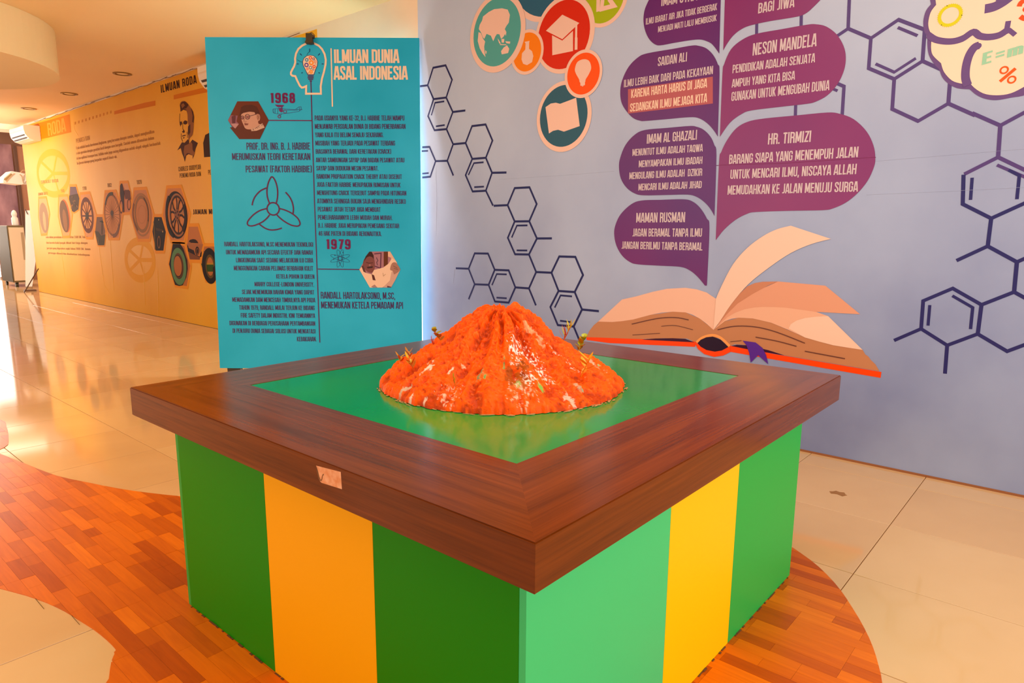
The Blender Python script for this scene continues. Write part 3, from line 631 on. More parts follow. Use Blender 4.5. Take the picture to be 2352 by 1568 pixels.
BUB, BUB2, WHT = '64206a', '92386c', 'd2bcc0'
BG1 = mottled('bubble_print_left', '50126a', '70166a', (.8, .8, .8), 2, .36, .4, .05, 9, .3, .7)
BG2 = mottled('bubble_print_glare', '7c1e68', '962e6a', (.8, .8, .8), 2, .36, .4, .05, 9, .3, .7)  # same purple print, window glare put into the redder tone
def bubble(f, pts, m, rows, lab, patch=None):
    p = MPrint('speech_bubble', WALL, None, lab); p.poly(f, pts, m, 3, True, 4)
    o = p.build()
    if patch: t = MPrint('patch', WALL, o); t.poly(patch[0], patch[1], 'b45a60', 4); t.build()
    for r in rows: t = MPrint('lettering', WALL, o); t.text(r[0], r[1], *r[2:6], r[6], WHT if len(r) < 8 else r[7], 5, .13, .05); t.build()
bubble('C', [(972,-60,1),(958,468,1),(900,390),(850,360),(790,345),(700,352),(560,375),(450,395),(400,388),(350,345),(315,275),(298,190),(305,100),(335,20),(380,-60,1)], BG1,
    [('C', "IMAM SYAFI'I", 452, 55, 800, -2, -42), ('C', 'ILMU IBARAT AIR JIKA TIDAK BERGERAK', 318, 217, 938, 88, 162), ('C', 'MENJADI MATI LALU MEMBUSUK', 424, 284, 934, 183, 232)], 'top left purple speech bubble cut by the frame')
bubble('C', [(945,1190,1),(960,640),(945,560),(905,480),(845,422),(780,400),(720,397),(560,425),(330,465),(250,500),(170,580),(115,690),(95,790),(105,890),(150,970),(210,1030),(270,1052),(310,1054),(500,1038),(700,1021),(780,1030),(850,1072),(905,1130)], BG1,
    [('C', 'SAIDAN ALI', 422, 578, 676, 535, 500), ('C', 'ILMU LEBIH BAIK DARI PADA KEKAYAAN', 127, 762, 902, 645, 697), ('C', 'KARENA HARTA HARUS DI JAGA', 190, 855, 850, 762, 783, 'f2ccb4'), ('C', 'SEDANGKAN ILMU MEJAGA KITA', 180, 975, 850, 890, 903, 'f2ccb4')],
    'left purple speech bubble with a pink patch', ('C', [(163,778),(902,668),(902,902),(163,990)]))
bubble('D', [(916,858,1),(933,330),(915,240),(880,165),(820,105),(760,80),(700,73),(500,90),(310,108),(220,150),(140,240),(95,350),(84,430),(100,530),(150,610),(220,660),(300,677),(500,674),(680,671),(760,690),(830,738),(880,795)], BG1,
    [('D', 'IMAM AL GHAZALI', 326, 228, 763, 192, 147), ('D', 'MENUNTUT ILMU ADALAH TAQWA', 201, 335, 813, 295, 275), ('D', 'MENYAMPAKAN ILMU IBADAH', 256, 434, 810, 402, 375), ('D', 'MENGULANG ILMU ADALAH  DZIKIR', 174, 538, 808, 506, 478), ('D', 'MENCARI ILMU ADALAH JIHAD', 253, 636, 804, 614, 577)], 'left purple speech bubble, third from the top')
bubble('D', [(850,1463,1),(872,960),(850,880),(790,785),(720,728),(640,711),(450,716),(280,722),(190,755),(100,840),(55,930),(42,1010),(60,1110),(110,1200),(180,1258),(250,1278),(450,1290),(620,1300),(700,1330),(770,1387),(833,1463,1)], BG1,
    [('D', 'MAMAN RUSMAN', 233, 914, 659, 911, 830), ('D', 'JAGAN BERAMAL TANPA ILMU', 201, 1035, 806, 1038, 966), ('D', 'JANGAN BERILMU TANPA BERAMAL', 106, 1142, 811, 1158, 1078)], 'lowest left purple speech bubble')
bubble('C', [(992,440,1),(1008,-60,1),(1900,-60,1),(1830,10),(1780,60),(1720,112),(1640,145),(1400,185),(1220,225),(1140,262),(1080,310),(1030,375)], BG2, [('C', 'BAGI JIWA', 1295, 120, 1610, 62, 30)], 'top right purple speech bubble with glare painted in, cut by the frame')
bubble('C', [(963,1192,1),(985,650),(1000,560),(1060,430),(1160,345),(1280,295),(1500,255),(1720,216),(1800,212),(1890,232),(1980,300),(2040,400),(2060,500),(2045,610),(1990,730),(1900,830),(1800,885),(1720,905),(1500,930),(1240,962),(1150,995),(1050,1070)], BG2,
    [('C', 'NESON MANDELA', 1247, 486, 1803, 403, 380), ('C', 'PENDIDIKAN ADALAH SENJATA', 1072, 640, 1790, 543, 567), ('C', 'AMPUH YANG KITA BISA', 1067, 764, 1615, 694, 692), ('C', 'GUNAKAN UNTUK MENGUBAH DUNIA', 1062, 882, 1915, 785, 803)], 'middle right purple speech bubble with glare painted in')
bubble('D', [(927,1068,1),(955,400),(975,300),(1030,190),(1110,90),(1210,35),(1350,8),(1620,-18),(1900,-44),(2010,-32),(2130,15),(2240,120),(2300,240),(2317,350),(2305,430),(2250,550),(2160,660),(2060,740),(1950,790),(1860,806),(1560,812),(1280,822),(1200,838),(1100,890),(1000,975)], BG2,
    [('D', 'HR. TIRMIZI', 1380, 235, 1755, 212, 140), ('D', 'BARANG SIAPA YANG MENEMPUH JALAN', 1042, 405, 2165, 345, 323), ('D', 'UNTUK MENCARI ILMU, NISCAYA ALLAH', 1053, 535, 2150, 492, 455), ('D', 'MEMUDAHKAN KE JALAN MENUJU SURGA', 1029, 672, 2163, 645, 592)], 'largest purple speech bubble with glare painted in, lowest on the right')

# open book
PG, PG2, TAN, ORG_ = 'f2bea4', 'f6ccb4', 'c4845c', 'fc4604'
bk = MPrint('book_print', WALL, None, 'printed open book with a raised page'); bk.k = MUR_K
bk.poly('G', [(145,848),(230,849),(930,878),(918,917),(310,890),(148,868)], ORG_, 2)
bk.poly('G', [(1165,908),(1290,925),(1450,962),(2243,1095),(2237,1137),(1440,1000),(1170,952)], ORG_, 2)
bk.poly('G', [(230,737),(330,740),(480,722),(600,690),(760,667),(850,672),(950,715),(1050,795),(1080,830),(1060,850),(1000,850),(920,882),(860,858),(700,855),(540,862),(230,850),(145,848),(170,800),(200,762)], TAN, 3)
bk.poly('G', [(1050,795),(1130,735),(1230,710),(1330,715),(1460,745),(1700,850),(1900,905),(2110,938),(2128,970),(2150,985),(2168,1010),(2200,1040),(2230,1090),(1560,978),(1440,940),(1290,905),(1200,898),(1165,912),(1100,855),(1030,850)], TAN, 3)
bk.poly('G', [(540,865),(640,857),(760,855),(850,860),(915,884)], '3a0c30', 4); bk.poly('G', [(1175,910),(1215,902),(1290,906),(1440,940),(1555,978),(1300,935)], '3a0c30', 4)
bk.poly('G', [(230,737),(400,580),(500,558),(620,525),(720,504),(850,497),(930,508),(1000,530),(1068,575),(1100,690),(1050,797),(1000,752),(950,715),(900,688),(850,672),(760,667),(680,674),(600,690),(480,722),(400,734),(330,740)], PG, 4)
bk.poly('G', [(1050,797),(1180,640),(1300,545),(1510,452),(1845,482),(2092,685),(1780,668),(1560,640),(1400,635),(1250,670),(1130,735)], 'e4a080', 4)
bk.poly('G', [(1080,760),(1110,700),(1200,575),(1290,487),(1345,463),(1400,454),(1510,452),(1440,480),(1330,540),(1220,610),(1140,690)], 'cc8664', 5)
bk.poly('G', [(1050,797),(1150,705),(1210,672),(1270,650),(1340,637),(1400,633),(1480,634),(1560,638),(1780,668),(1865,698),(2110,938),(2000,922),(1900,905),(1800,880),(1700,850),(1580,795),(1460,745),(1330,715),(1230,710),(1180,717),(1130,735)], 'eeb494', 6)
bk.poly('G', [(1585,785),(1600,755),(1640,730),(1700,712),(1780,702),(1865,698),(2110,938),(1900,905),(1700,850)], PG2, 7)
bk.poly('G', [(1068,575,1),(1110,480),(1190,330),(1290,215),(1400,132),(1500,82),(1600,56,1),(1885,150,1),(1750,185),(1600,250),(1450,350),(1300,470),(1180,610),(1100,730),(1050,797,1)], PG2, 8, True, 4)
bk.line('G', [(930,885),(975,850),(1045,834),(1105,855),(1165,912)], .018, 'f8a45c', 7, True)
bk.poly('G', [(912,883),(925,885),(950,900),(1060,905),(1165,912),(1172,952),(1120,978),(1055,988),(985,968),(940,932)], ORG_, 6)
bk.poly('G', [(937,890),(960,866),(1000,848),(1045,843),(1100,865),(1157,917),(1110,942),(1060,950),(1000,938),(960,915)], '240828', 8)
bk.poly('G', [(1258,872),(1350,885),(1400,925),(1425,975),(1440,1040),(1368,975),(1315,1028),(1305,960),(1285,905)], '5a2898', 9)
for q, w in (([(470,755),(650,715),(780,708),(875,725)], .006), ([(680,770),(780,765),(905,795)], .004), ([(475,832),(670,820)], .004), ([(1080,795),(1200,770),(1350,775),(1500,812),(1700,890)], .006), ([(1350,847),(1500,875),(1640,912)], .006), ([(1700,947),(1985,1000)], .006), ([(1170,880),(1250,872)], .004)):
    bk.line('G', q, w, '6a3c34', 9, len(q) > 2)
bk.build()

# brain
BRN, BCR = '6a4c84', 'fadcc0'
b1 = MPrint('brain_print', WALL, None, 'cream cartoon brain outlined in purple'); b1.k = MUR_K
b1.poly('E', [(1112,-60,1),(1130,40,1),(1085,100),(1062,190),(1070,280),(1100,335,1),(1098,400),(1110,490),(1150,565),(1205,625,1),(1235,700),(1290,755),(1370,795),(1480,805,1),(1540,855),(1620,890),(1720,902),(1850,880),(2000,845),(2160,700,1),(2160,-60,1)], BRN, 2, True, 4)
b1.poly('E', [(1165,-60,1),(1178,45,1),(1130,110),(1107,210),(1125,290),(1180,335),(1280,352),(1400,325),(1515,258,1),(1570,295),(1650,312),(1750,298),(1815,255,1),(1900,300,1),(1830,300,1),(1740,340),(1640,358),(1560,345),(1500,315,1),(1410,375),(1300,396),(1200,388),(1135,370,1),(1133,440),(1150,500),(1222,570,1),(1250,650),(1320,725),(1400,752),(1440,755,1),(1425,700),(1480,600),(1475,700),(1500,770),(1600,840),(1720,858),(1850,840),(1990,770),(2100,700,1),(2100,-60,1)], BCR, 4, True, 4)
b1.line('E', [(1105,315),(1180,360),(1300,375),(1410,352),(1510,290),(1570,325),(1650,335),(1745,318),(1820,270)], .030, BRN, 5, True); b1.line('E', [(1815,270),(1835,272),(1890,316)], .020, BRN, 5); b1.line('E', [(1812,280),(1828,190)], .022, BRN, 5)
b1.line('E', [(1462,770),(1442,700),(1447,600),(1475,500),(1520,430),(1565,408)], .036, BRN, 5, True); b1.disc(*b1.fit('E', [(1538,400),(1565,388),(1588,410)]), BRN, 5)
b1.line('E', [(1615,82),(1700,62),(1780,20),(1860,-40)], .042, BRN, 5, True); b1.poly('E', [(1700,-60),(1720,25),(1790,20),(1960,-60)], BRN, 6)
bo = b1.build()
b2 = MPrint('gear_print', WALL, bo)
g = b2.fit('E', [(1195,150),(1415,100),(1290,240),(1330,38)])
b2.ring(g[0], g[1], g[2]*.87, g[2]*.28, 'dcd400', 6)
for k in range(36):
    a = 2*math.pi*k/36; c_, s_ = math.cos(a), math.sin(a); r1, r2 = g[2]*.95, g[2]*1.10; w = g[2]*.06
    b2.face([(g[0]+c_*r1-s_*w, g[1]+s_*r1+c_*w), (g[0]+c_*r2, g[1]+s_*r2), (g[0]+c_*r1+s_*w, g[1]+s_*r1-c_*w)], 'dcd400', 6)
b2.build(); b2 = MPrint('formula_print', WALL, bo); b2.text('E', 'E=mc', 1590, 588, 2065, 450, 480, '9cd0ac', 6, .17, .08)
b2.build(); b2 = MPrint('percent_print', WALL, bo); b2.pring('E', 1790, 632, 42, 17, 'fc5c10', 6); b2.pring('E', 1858, 718, 42, 17, 'fc5c10', 6); b2.line('E', [(1752,735),(1893,617)], .014, 'fc5c10', 6)
b2.build(); b2 = MPrint('numeral_print', WALL, bo); b2.line('E', [(1925,60),(1940,28),(1975,8),(2010,20),(2010,60),(1980,85),(2015,110),(2010,155),(1975,170),(1935,150)], .020, 'fc5010', 6, True)
b2.build()
# creases of the vinyl: low ridges following the seams
def crease(root, pts, lab=None, h=.0022, w=.004, m=None):
    q = [WALL.st(*p) for p in pts]; MBq = MB(); off = np.array(root.location)
    for a, b_ in zip(q[:-1], q[1:]):
        dx, dy = b_[0]-a[0], b_[1]-a[1]; l = math.hypot(dx, dy); nx, ny = -dy/l*w/2, dx/l*w/2
        f_ = lambda s_, t_, e: WALL.O+WALL.a*s_+WALL.u*t_+WALL.n*e-off
        MBq.add([f_(a[0]+nx, a[1]+ny, .001), f_(b_[0]+nx, b_[1]+ny, .001), f_(b_[0], b_[1], h), f_(a[0], a[1], h), f_(a[0]-nx, a[1]-ny, .001), f_(b_[0]-nx, b_[1]-ny, .001)], [(0, 1, 2, 3), (3, 2, 5, 4)])
    return MBq.build('crease', m or M_mural, root)
crease(mural, [(1985, 372), (2120, 361), (2352, 342)]); crease(mural, [(1145, 412), (1300, 402), (1410, 393)]); crease(mural, [(1990, 447), (2200, 438), (2352, 430)])
crease(mural, [(1001, 385), (1003, 450), (1002, 540)]); crease(mural, [(1044, 618), (1041, 650)]); crease(mural, [(1535, 660), (1533, 760)])
Mm = mat('b8b4bc', .4); crease(mural, [(1651, 380), (1500, 384), (1423, 392)], m=mat('74306c', .4)); crease(mural, [(1652, 379), (1800, 375), (2012, 361)], m=mat('92386c', .4), h=.0048)
# grimy strip where the mural meets the floor
tag(MB().box((WX-.006, -4, 0), (WX, yM, .012)).build('baseboard_right', mat('9a6038', .7)), kind='structure')

# ================================================================== YELLOW WHEEL BANNER
ban = empty('wheel_banner', (WX, 10., 0)); tag(ban, 'long yellow printed banner about the history of wheels on the far wall', 'banner'); MPrint.root = ban
yB0, yB1 = 6.2, 16.62
M_ban = mottled('banner_print', 'e29a10', 'efb02a', (.6, .6, .35), 4, .5, .10, .16, 5, .3, .7)
sheet('vinyl_sheet', yB0, yB1, .004, 3.29, M_ban, ban)
BK = (1, .88, .62); OL, HX, DK = 'e89c10', 'dc9c68', '3a1c08'
hd = MPrint('heading', WALL, None, 'heading and orange stripe'); hd.k = BK
hd.poly('W', [(560,1545),(1400,1335),(2400,1085),(2500,1320),(1560,1470),(560,1690)], 'd47c04', 1)
hd.poly('Y', [(1030,1000),(1300,925),(1400,905),(1400,950),(1030,1030)], 'd47c04', 1)
for k in range(11): x = 672+32*k; y = 1108-10.0*k; hd.poly('Y', [(x,y-10),(x+14,y-14),(x+14,y+10),(x,y+14)], 'cf8a10', 1)
hd.poly('Y', [(240,1150),(355,1105),(628,1028),(642,1190),(430,1240),(240,1275)], 'dc8404', 1)
hd.text('Y', 'RODA', 436, 1225, 596, 1180, 1105, 'eaa440', 2, .13)
hd.text('W', 'ILMUAN RODA', 150, 1475, 1310, 1155, 1215, DK, 2, .15, .13)
hd.build()
tx = MPrint('paragraph', WALL, None, 'brown paragraph text at the upper left'); tx.k = BK; TC = 'b47c34'
tx.text('R', 'PENGERTIAN', 150, 478, 462, 402, 380, TC, 2, .11)
tx.text('R', 'Roda adalah benda berelemen lingkaran, yang bersama dengan sumbu, dapat menghasilkan', 150, 620, 1912, 248, 555, TC, 2, .15)
tx.text('R', 'suatu gerakan dengan gesekan kecil dengan cara bergulir. Contoh umum ditemukan dalam', 155, 735, 1905, 390, 672, TC, 2, .15)
tx.text('R', 'dalam aplikasi transportasi. Istilah roda juga sering digunakan untuk obyek-obyek berbentuk', 160, 850, 2048, 510, 788, TC, 2, .15)
tx.text('R', 'lingkaran lainnya yang berputar seperti kincir air.', 168, 960, 1075, 805, 898, TC, 2, .15)
tx.build()
cp = MPrint('caption', WALL, None, 'small dark captions and years'); cp.k = BK
cp.text('S', 'CHARLES GOODYEAR', 228, 1372, 612, 1332, 1292, DK, 2, .12, .1); cp.text('S', 'PENEMU RODA BAN', 250, 1480, 612, 1450, 1405, DK, 2, .12, .1); cp.text('S', 'PENEMU', 738, 1425, 900, 1412, 1345, DK, 2, .12, .1)
cp.text('U', 'JAMAN MODERN', 1692, 850, 2420, 842, 745, DK, 2, .15, .12)
cp.text('T', 'JAMAN BATU', 165, 362, 370, 338, 302, '8a5a24', 2, .11, .1); cp.text('T', '1500', 652, 294, 722, 288, 228, '8a5a24', 2, .11, .1); cp.text('T', '1790', 1107, 250, 1192, 240, 172, '70421a', 2, .11, .1)
cp.text('T', '1802', 1635, 185, 1725, 178, 100, '5a3212', 2, .11, .1); cp.text('U', '1920', 505, 214, 608, 205, 125, DK, 2, .11, .1); cp.text('T', 'SINGKAT RODA', 230, 108, 595, 75, 40, '9a6a34', 2, .11, .1)
for i, (a, b_, c_, d_, e_, s_) in enumerate(((330, 1262, 1225, 1262, 1215, 'roda dalam peradaban manusia sekitar 3500 SM. Tabung'), (340, 1378, 1215, 1385, 1335, 'dan kereta kuda banyak dibuat dari kayu dengan'), (350, 1492, 1275, 1515, 1450, 'jari-jari yang digunakan sejak tahun 2000 SM. Jaman'), (380, 1590, 1260, 1640, 1550, 'perunggu dikenal dan disebarkan kebudayaan'))):
    cp.text('T', s_, a, b_, c_, d_, e_, 'a4703c', 2, .13)
cp.build()
def hexa(f, pts, fill, lab, out=OL, w=.045):
    p = MPrint('wheel_picture', WALL, None, lab); p.k = BK; p.poly(f, pts, fill, 2); p.line(f, pts, w, out, 3, closed=True); return p
def oval(p, f, x, y, rx, ry, c, lay, n=36, sh=0.):   # ellipse drawn in the picture frame
    p.poly(f, [(x+rx*math.cos(2*math.pi*k/n)+sh*ry*math.sin(2*math.pi*k/n), y+ry*math.sin(2*math.pi*k/n)) for k in range(n)], c, lay)
def orin(p, f, x, y, rx, ry, w, c, lay, n=36, sh=0.): p.line(f, [(x+rx*math.cos(2*math.pi*k/n)+sh*ry*math.sin(2*math.pi*k/n), y+ry*math.sin(2*math.pi*k/n)) for k in range(n)], w, c, lay, closed=True)
def spokes(p, f, x, y, rx, ry, n, w, c, lay, sh=0., r0=0., off=0.):
    for k in range(n):
        a = 2*math.pi*k/n+off; ca, sa = math.cos(a), math.sin(a)
        p.line(f, [(x+(rx*ca+sh*ry*sa)*r0, y+ry*sa*r0), (x+rx*ca+sh*ry*sa, y+ry*sa)], w, c, lay)
p = hexa('T', [(175,405),(335,395),(410,740),(345,1180),(230,1190),(170,800)], 'e0a470', 'faded grey stone wheel'); oval(p, 'T', 290, 830, 92, 320, '9c7c62', 4, sh=.10); oval(p, 'T', 300, 900, 30, 200, 'cfa07a', 5, sh=.1); p.build()
p = hexa('T', [(600,365),(785,352),(890,760),(830,1230),(690,1240),(590,800)], 'dea06a', 'brown wooden disc wheel'); oval(p, 'T', 745, 790, 95, 350, 'c0601c', 4, sh=.12); oval(p, 'T', 722, 800, 92, 340, '6a4828', 5, sh=.12); oval(p, 'T', 735, 880, 45, 230, '8a5c34', 6, sh=.12); p.build()
p = hexa('T', [(835,145),(970,145),(1040,420),(1020,650),(930,715),(880,690),(820,430)], '70586a', 'small dark picture of a crowd'); p.poly('T', [(825,360),(900,340),(1010,320),(1040,420),(1020,650),(930,712),(885,690),(820,430)], '50381c', 4)
for k in range(14): rr = random.Random(k); x, y = 850+rr.random()*160, 380+rr.random()*240; p.line('T', [(x,y),(x+rr.uniform(-30,30),y+rr.uniform(-40,40))], .03, rr.choice(('7a5230','a0683c','3a2410')), 5)
p.build()
p = hexa('T', [(1055,315),(1262,298),(1398,770),(1320,1265),(1180,1265),(1060,800)], 'dc9c68', 'spoked wooden cart wheel'); orin(p, 'T', 1202, 775, 118, 335, .075, '6a3410', 5, sh=.08); spokes(p, 'T', 1202, 790, 112, 325, 12, .028, '6a3410', 5, .08); oval(p, 'T', 1203, 790, 36, 80, '44300c', 6); p.build()
p = hexa('T', [(1400,785),(1530,785),(1600,1120),(1570,1415),(1430,1415),(1365,1110)], '7a5848', 'small dark picture of palm trees'); p.poly('T', [(1368,1110),(1440,1120),(1500,1210),(1590,1180),(1568,1412),(1432,1412)], '4a3c1c', 4); p.line('T', [(1520,900),(1515,1180)], .03, '3c341a', 5); p.poly('T', [(1465,905),(1520,885),(1560,930),(1520,935)], '3c341a', 5); p.build()
p = hexa('T', [(1582,275),(1815,262),(1960,760),(1880,1280),(1660,1280),(1545,740)], 'd29262', 'wire spoked bicycle wheel'); orin(p, 'T', 1738, 770, 165, 440, .016, '6c4c34', 5, sh=.07); orin(p, 'T', 1738, 770, 148, 415, .012, '8a6244', 5, sh=.07); spokes(p, 'T', 1735, 760, 150, 420, 28, .007, '7a5438', 5, .07); oval(p, 'T', 1732, 730, 32, 55, '50382c', 6)
p.line('T', [(1590,560),(1615,440),(1660,350),(1710,320),(1755,322)], .05, '4e3c2c', 6, True); p.line('T', [(1885,960),(1860,1100),(1810,1190),(1750,1215)], .06, '7a5648', 6, True); p.build()
p = hexa('U', [(150,170),(315,165),(375,400),(390,640),(365,828),(205,838),(130,560)], 'c48060', 'small sepia picture of a cyclist'); p.poly('U', [(200,200),(310,190),(345,330),(260,330)], 'd8a080', 4); p.poly('U', [(150,240),(175,195),(195,200),(215,280),(240,400),(235,560),(240,800),(215,815),(205,640),(165,520),(148,400)], '3c180c', 5); p.poly('U', [(215,360),(300,300),(365,360),(385,540),(330,520),(260,530),(240,430)], '6a3420', 4); orin(p, 'U', 175, 690, 32, 130, .02, '4c2414', 6); orin(p, 'U', 340, 640, 36, 110, .018, '4c2414', 6); p.build()
p = hexa('U', [(445,310),(705,295),(860,840),(780,1400),(530,1400),(370,860)], 'cc8c60', 'pale white walled tyre'); orin(p, 'U', 610, 860, 190, 440, .03, 'a87a54', 5, sh=.05); orin(p, 'U', 610, 845, 140, 360, .05, '946c44', 5, sh=.04); oval(p, 'U', 610, 850, 115, 300, 'c4865a', 4, sh=.04); orin(p, 'U', 612, 850, 88, 190, .01, 'b47c50', 6)
p.line('U', [(445,620),(425,760),(430,900),(465,1050),(530,1190)], .045, '7a5030', 6, True); p.line('U', [(650,500),(710,620),(745,780),(745,1000)], .03, '583818', 6, True); p.build()
p = hexa('U', [(865,875),(1035,875),(1135,1220),(1080,1650),(900,1650),(820,1210)], '241408', 'dark picture of a vintage car'); p.line('U', [(862,1000),(880,1300),(895,1600)], .03, '6a5a34', 4); orin(p, 'U', 975, 1440, 28, 120, .02, '8a5c38', 5); oval(p, 'U', 970, 965, 12, 18, '9a8058', 5); oval(p, 'U', 1055, 1215, 12, 20, 'b09468', 5); p.poly('U', [(900,1130),(1060,1170),(1070,1220),(920,1190)], '4a3418', 4); p.build()
p = hexa('U', [(1140,270),(1445,255),(1632,840),(1510,1440),(1225,1430),(1045,870)], 'cc8858', 'chrome five spoke alloy wheel'); orin(p, 'U', 1345, 865, 205, 450, .07, '241004', 5, sh=.06); orin(p, 'U', 1370, 865, 165, 420, .05, 'a06c50', 6, sh=.05)
orin(p, 'U', 1372, 865, 150, 395, .03, '3a1c0c', 7, sh=.05)
for k in range(5):
    a = -math.pi/2+2*math.pi*k/5+.15; 
    for da in (-.10, .10): p.line('U', [(1360+30*math.cos(a+da*3), 860+80*math.sin(a+da*3)), (1362+95*math.cos(a+da*2), 860+240*math.sin(a+da*2)), (1365+150*math.cos(a+da*3.2), 862+385*math.sin(a+da*3.2))], .030, '321408', 8)
    p.line('U', [(1360, 860), (1365+140*math.cos(a), 862+370*math.sin(a))], .035, 'b07c60', 7)
oval(p, 'U', 1360, 860, 55, 120, '8a5844', 9)
for k in range(5): a = 2*math.pi*k/5; oval(p, 'U', 1360+32*math.cos(a), 860+72*math.sin(a), 11, 24, '2c1208', 10)
p.line('U', [(1190,480),(1150,620),(1135,850),(1160,1060),(1210,1220),(1290,1310)], .07, '200e04', 8, True); p.line('U', [(1500,640),(1540,860),(1530,1050),(1480,1200)], .08, '2a140a', 8, True); p.build()
p = hexa('V', [(575,155),(790,150),(905,565),(835,925),(615,920),(545,560)], 'c07c4c', 'silver sports car picture'); p.poly('V', [(590,500),(620,465),(680,450),(730,458),(770,490),(795,540),(640,530)], '281408', 5); p.poly('V', [(550,560),(600,500),(660,545),(895,560),(870,660),(840,760),(800,640),(740,610),(700,720),(560,640)], 'a87050', 4)
p.poly('V', [(555,570),(580,600),(590,640),(700,690),(730,780),(840,830),(835,760),(870,700),(860,820),(820,835),(575,715)], '200c08', 5); oval(p, 'V', 770, 700, 42, 92, '1c0c06', 6); orin(p, 'V', 775, 710, 24, 60, .015, '7a5038', 7); p.poly('V', [(580,720),(700,770),(830,835),(825,885),(612,878)], '7a4a2c', 4); p.build()
p = hexa('V', [(250,545),(425,548),(500,560),(640,1020),(560,1480),(300,1440),(170,980)], 'b87440', 'tyre with a mint green ring'); p.poly('V', [(252,550),(412,552),(480,660),(560,900),(570,1080),(540,1260),(460,1430),(390,1445),(300,1420),(240,1230),(172,980),(215,780)], '200c08', 4); orin(p, 'V', 378, 1030, 132, 330, .085, '5a8c6c', 5, 40, .06); oval(p, 'V', 375, 1015, 105, 270, '5c3a1c', 5, 36, .05); oval(p, 'V', 365, 1020, 92, 235, '2c1408', 6, 36, .05); oval(p, 'V', 362, 1020, 84, 215, 'b47038', 7, 36, .05); p.build()
p = hexa('V', [(905,570),(1400,575),(1500,960),(1420,1350),(955,1340),(840,960)], 'b87440', 'black tyre before a green field'); p.poly('V', [(850,970),(1150,960),(1150,1140),(900,1140)], '2c5008', 4); p.poly('V', [(960,960),(1150,950),(1150,990),(960,990)], 'b89010', 5); orin(p, 'V', 1040, 1020, 130, 300, .10, '1c0e06', 6, 40, .05); p.poly('V', [(905,705),(960,725),(1060,712),(1000,770),(940,760)], '1c0e06', 7); orin(p, 'V', 1045, 1030, 85, 225, .035, '5c4a10', 6, 36, .05); p.poly('V', [(1100,1060),(1150,1000),(1160,1330),(1120,1330)], '241008', 7); p.build()
pt = MPrint('portrait_print', WALL, None, 'ink sketch of a man in a high collared coat'); pt.k = BK; I1, I2 = '4a2410', '8e5a34'
pt.poly('S', [(262,340),(255,280),(250,220),(275,175),(330,165),(380,200),(430,270),(470,330),(495,430),(490,530),(485,640),(470,740),(430,790),(400,840),(395,700),(400,600),(385,500),(378,380),(345,312),(290,320)], I2, 2, True)
pt.poly('S', [(252,240),(285,180),(340,170),(400,230),(360,290),(300,300),(270,330)], I1, 3); pt.poly('S', [(270,230),(310,200),(340,240),(290,290)], I2, 4); pt.poly('S', [(440,280),(480,350),(495,440),(488,540),(460,520),(470,420)], I1, 3); pt.poly('S', [(390,600),(430,560),(430,700),(400,760),(385,720)], I1, 3)
for q in ([(250,380),(245,500),(262,600)], [(300,540),(300,640),(325,690)], [(290,765),(350,750)], [(305,800),(330,790)], [(275,720),(275,800),(300,860)], [(370,690),(385,800)], [(262,340),(310,305),(360,320)]): pt.line('S', q, .012, I1, 4)
pt.poly('S', [(310,520),(340,495),(380,510),(378,550),(345,570),(312,555)], I1, 4); pt.poly('S', [(248,520),(285,515),(288,560),(262,585),(250,570)], I1, 4); pt.poly('S', [(285,690),(325,660),(335,700),(310,712)], I1, 4)
pt.poly('S', [(285,870),(330,880),(385,820),(410,830),(410,900),(465,825),(560,885),(520,980),(500,1080),(470,1160),(470,1100),(400,1075),(360,1100),(335,1210),(315,1130),(290,1070),(265,970),(205,1010),(250,930)], I1, 2); pt.poly('S', [(330,930),(400,900),(440,860),(465,900),(470,1000),(510,1060),(480,1105),(410,1060),(370,1060),(330,1130),(315,1030)], I2, 3)
pt.poly('S', [(650,880),(685,745),(790,690),(900,720),(900,1110),(665,1128)], '3c2008', 2); pt.build()
for f, x, y, rx, ry in (('Y', 480, 1560, 140, 190), ('X', 1260, 850, 125, 170)):
    q = MPrint('watermark_wheel', WALL, None); q.k = BK; q.k = (1, .97, .9); orin(q, f, x, y, rx, ry, .12, 'e8a418', 1, 40, .05); spokes(q, f, x, y, rx*.9, ry*.9, 5, .06, 'e8a418', 1, .05); q.build()
for pts in ([(225, 545), (230, 590), (240, 655), (251, 672)], [(252, 530), (256, 600), (262, 668)], [(362, 620), (364, 700), (364, 725)], [(180, 312), (172, 300), (168, 280)], [(176, 330), (182, 380)], [(196, 312), (190, 322)], [(330, 610), (333, 700)], [(138, 560), (150, 640)]): crease(ban, pts, m=M_ban, h=.0035, w=.035)
# dark messy sealing strip above the banner
rs = random.Random(3); ms_ = MB(); y = yB0+.3
while y < 15.4:
    l = rs.uniform(.3, .9); z = CEIL-rs.uniform(.0, .012); ms_.tube([(WX-.008, y, z-.012), (WX-.008, y+l*.5, z-rs.uniform(.01, .03)), (WX-.008, y+l, z-.012)], .0035, 5); y += l*.8
tag(ms_.build('trim_3', mat('8a5a20', .8)), 'thin brown wire and sealant along the top of the banner', kind='structure')
tag(MB().box((WX-.004, 5.4, 0), (WX, yB1, .004)).build('baseboard_left', mat('5c3a18', .8)), kind='structure')

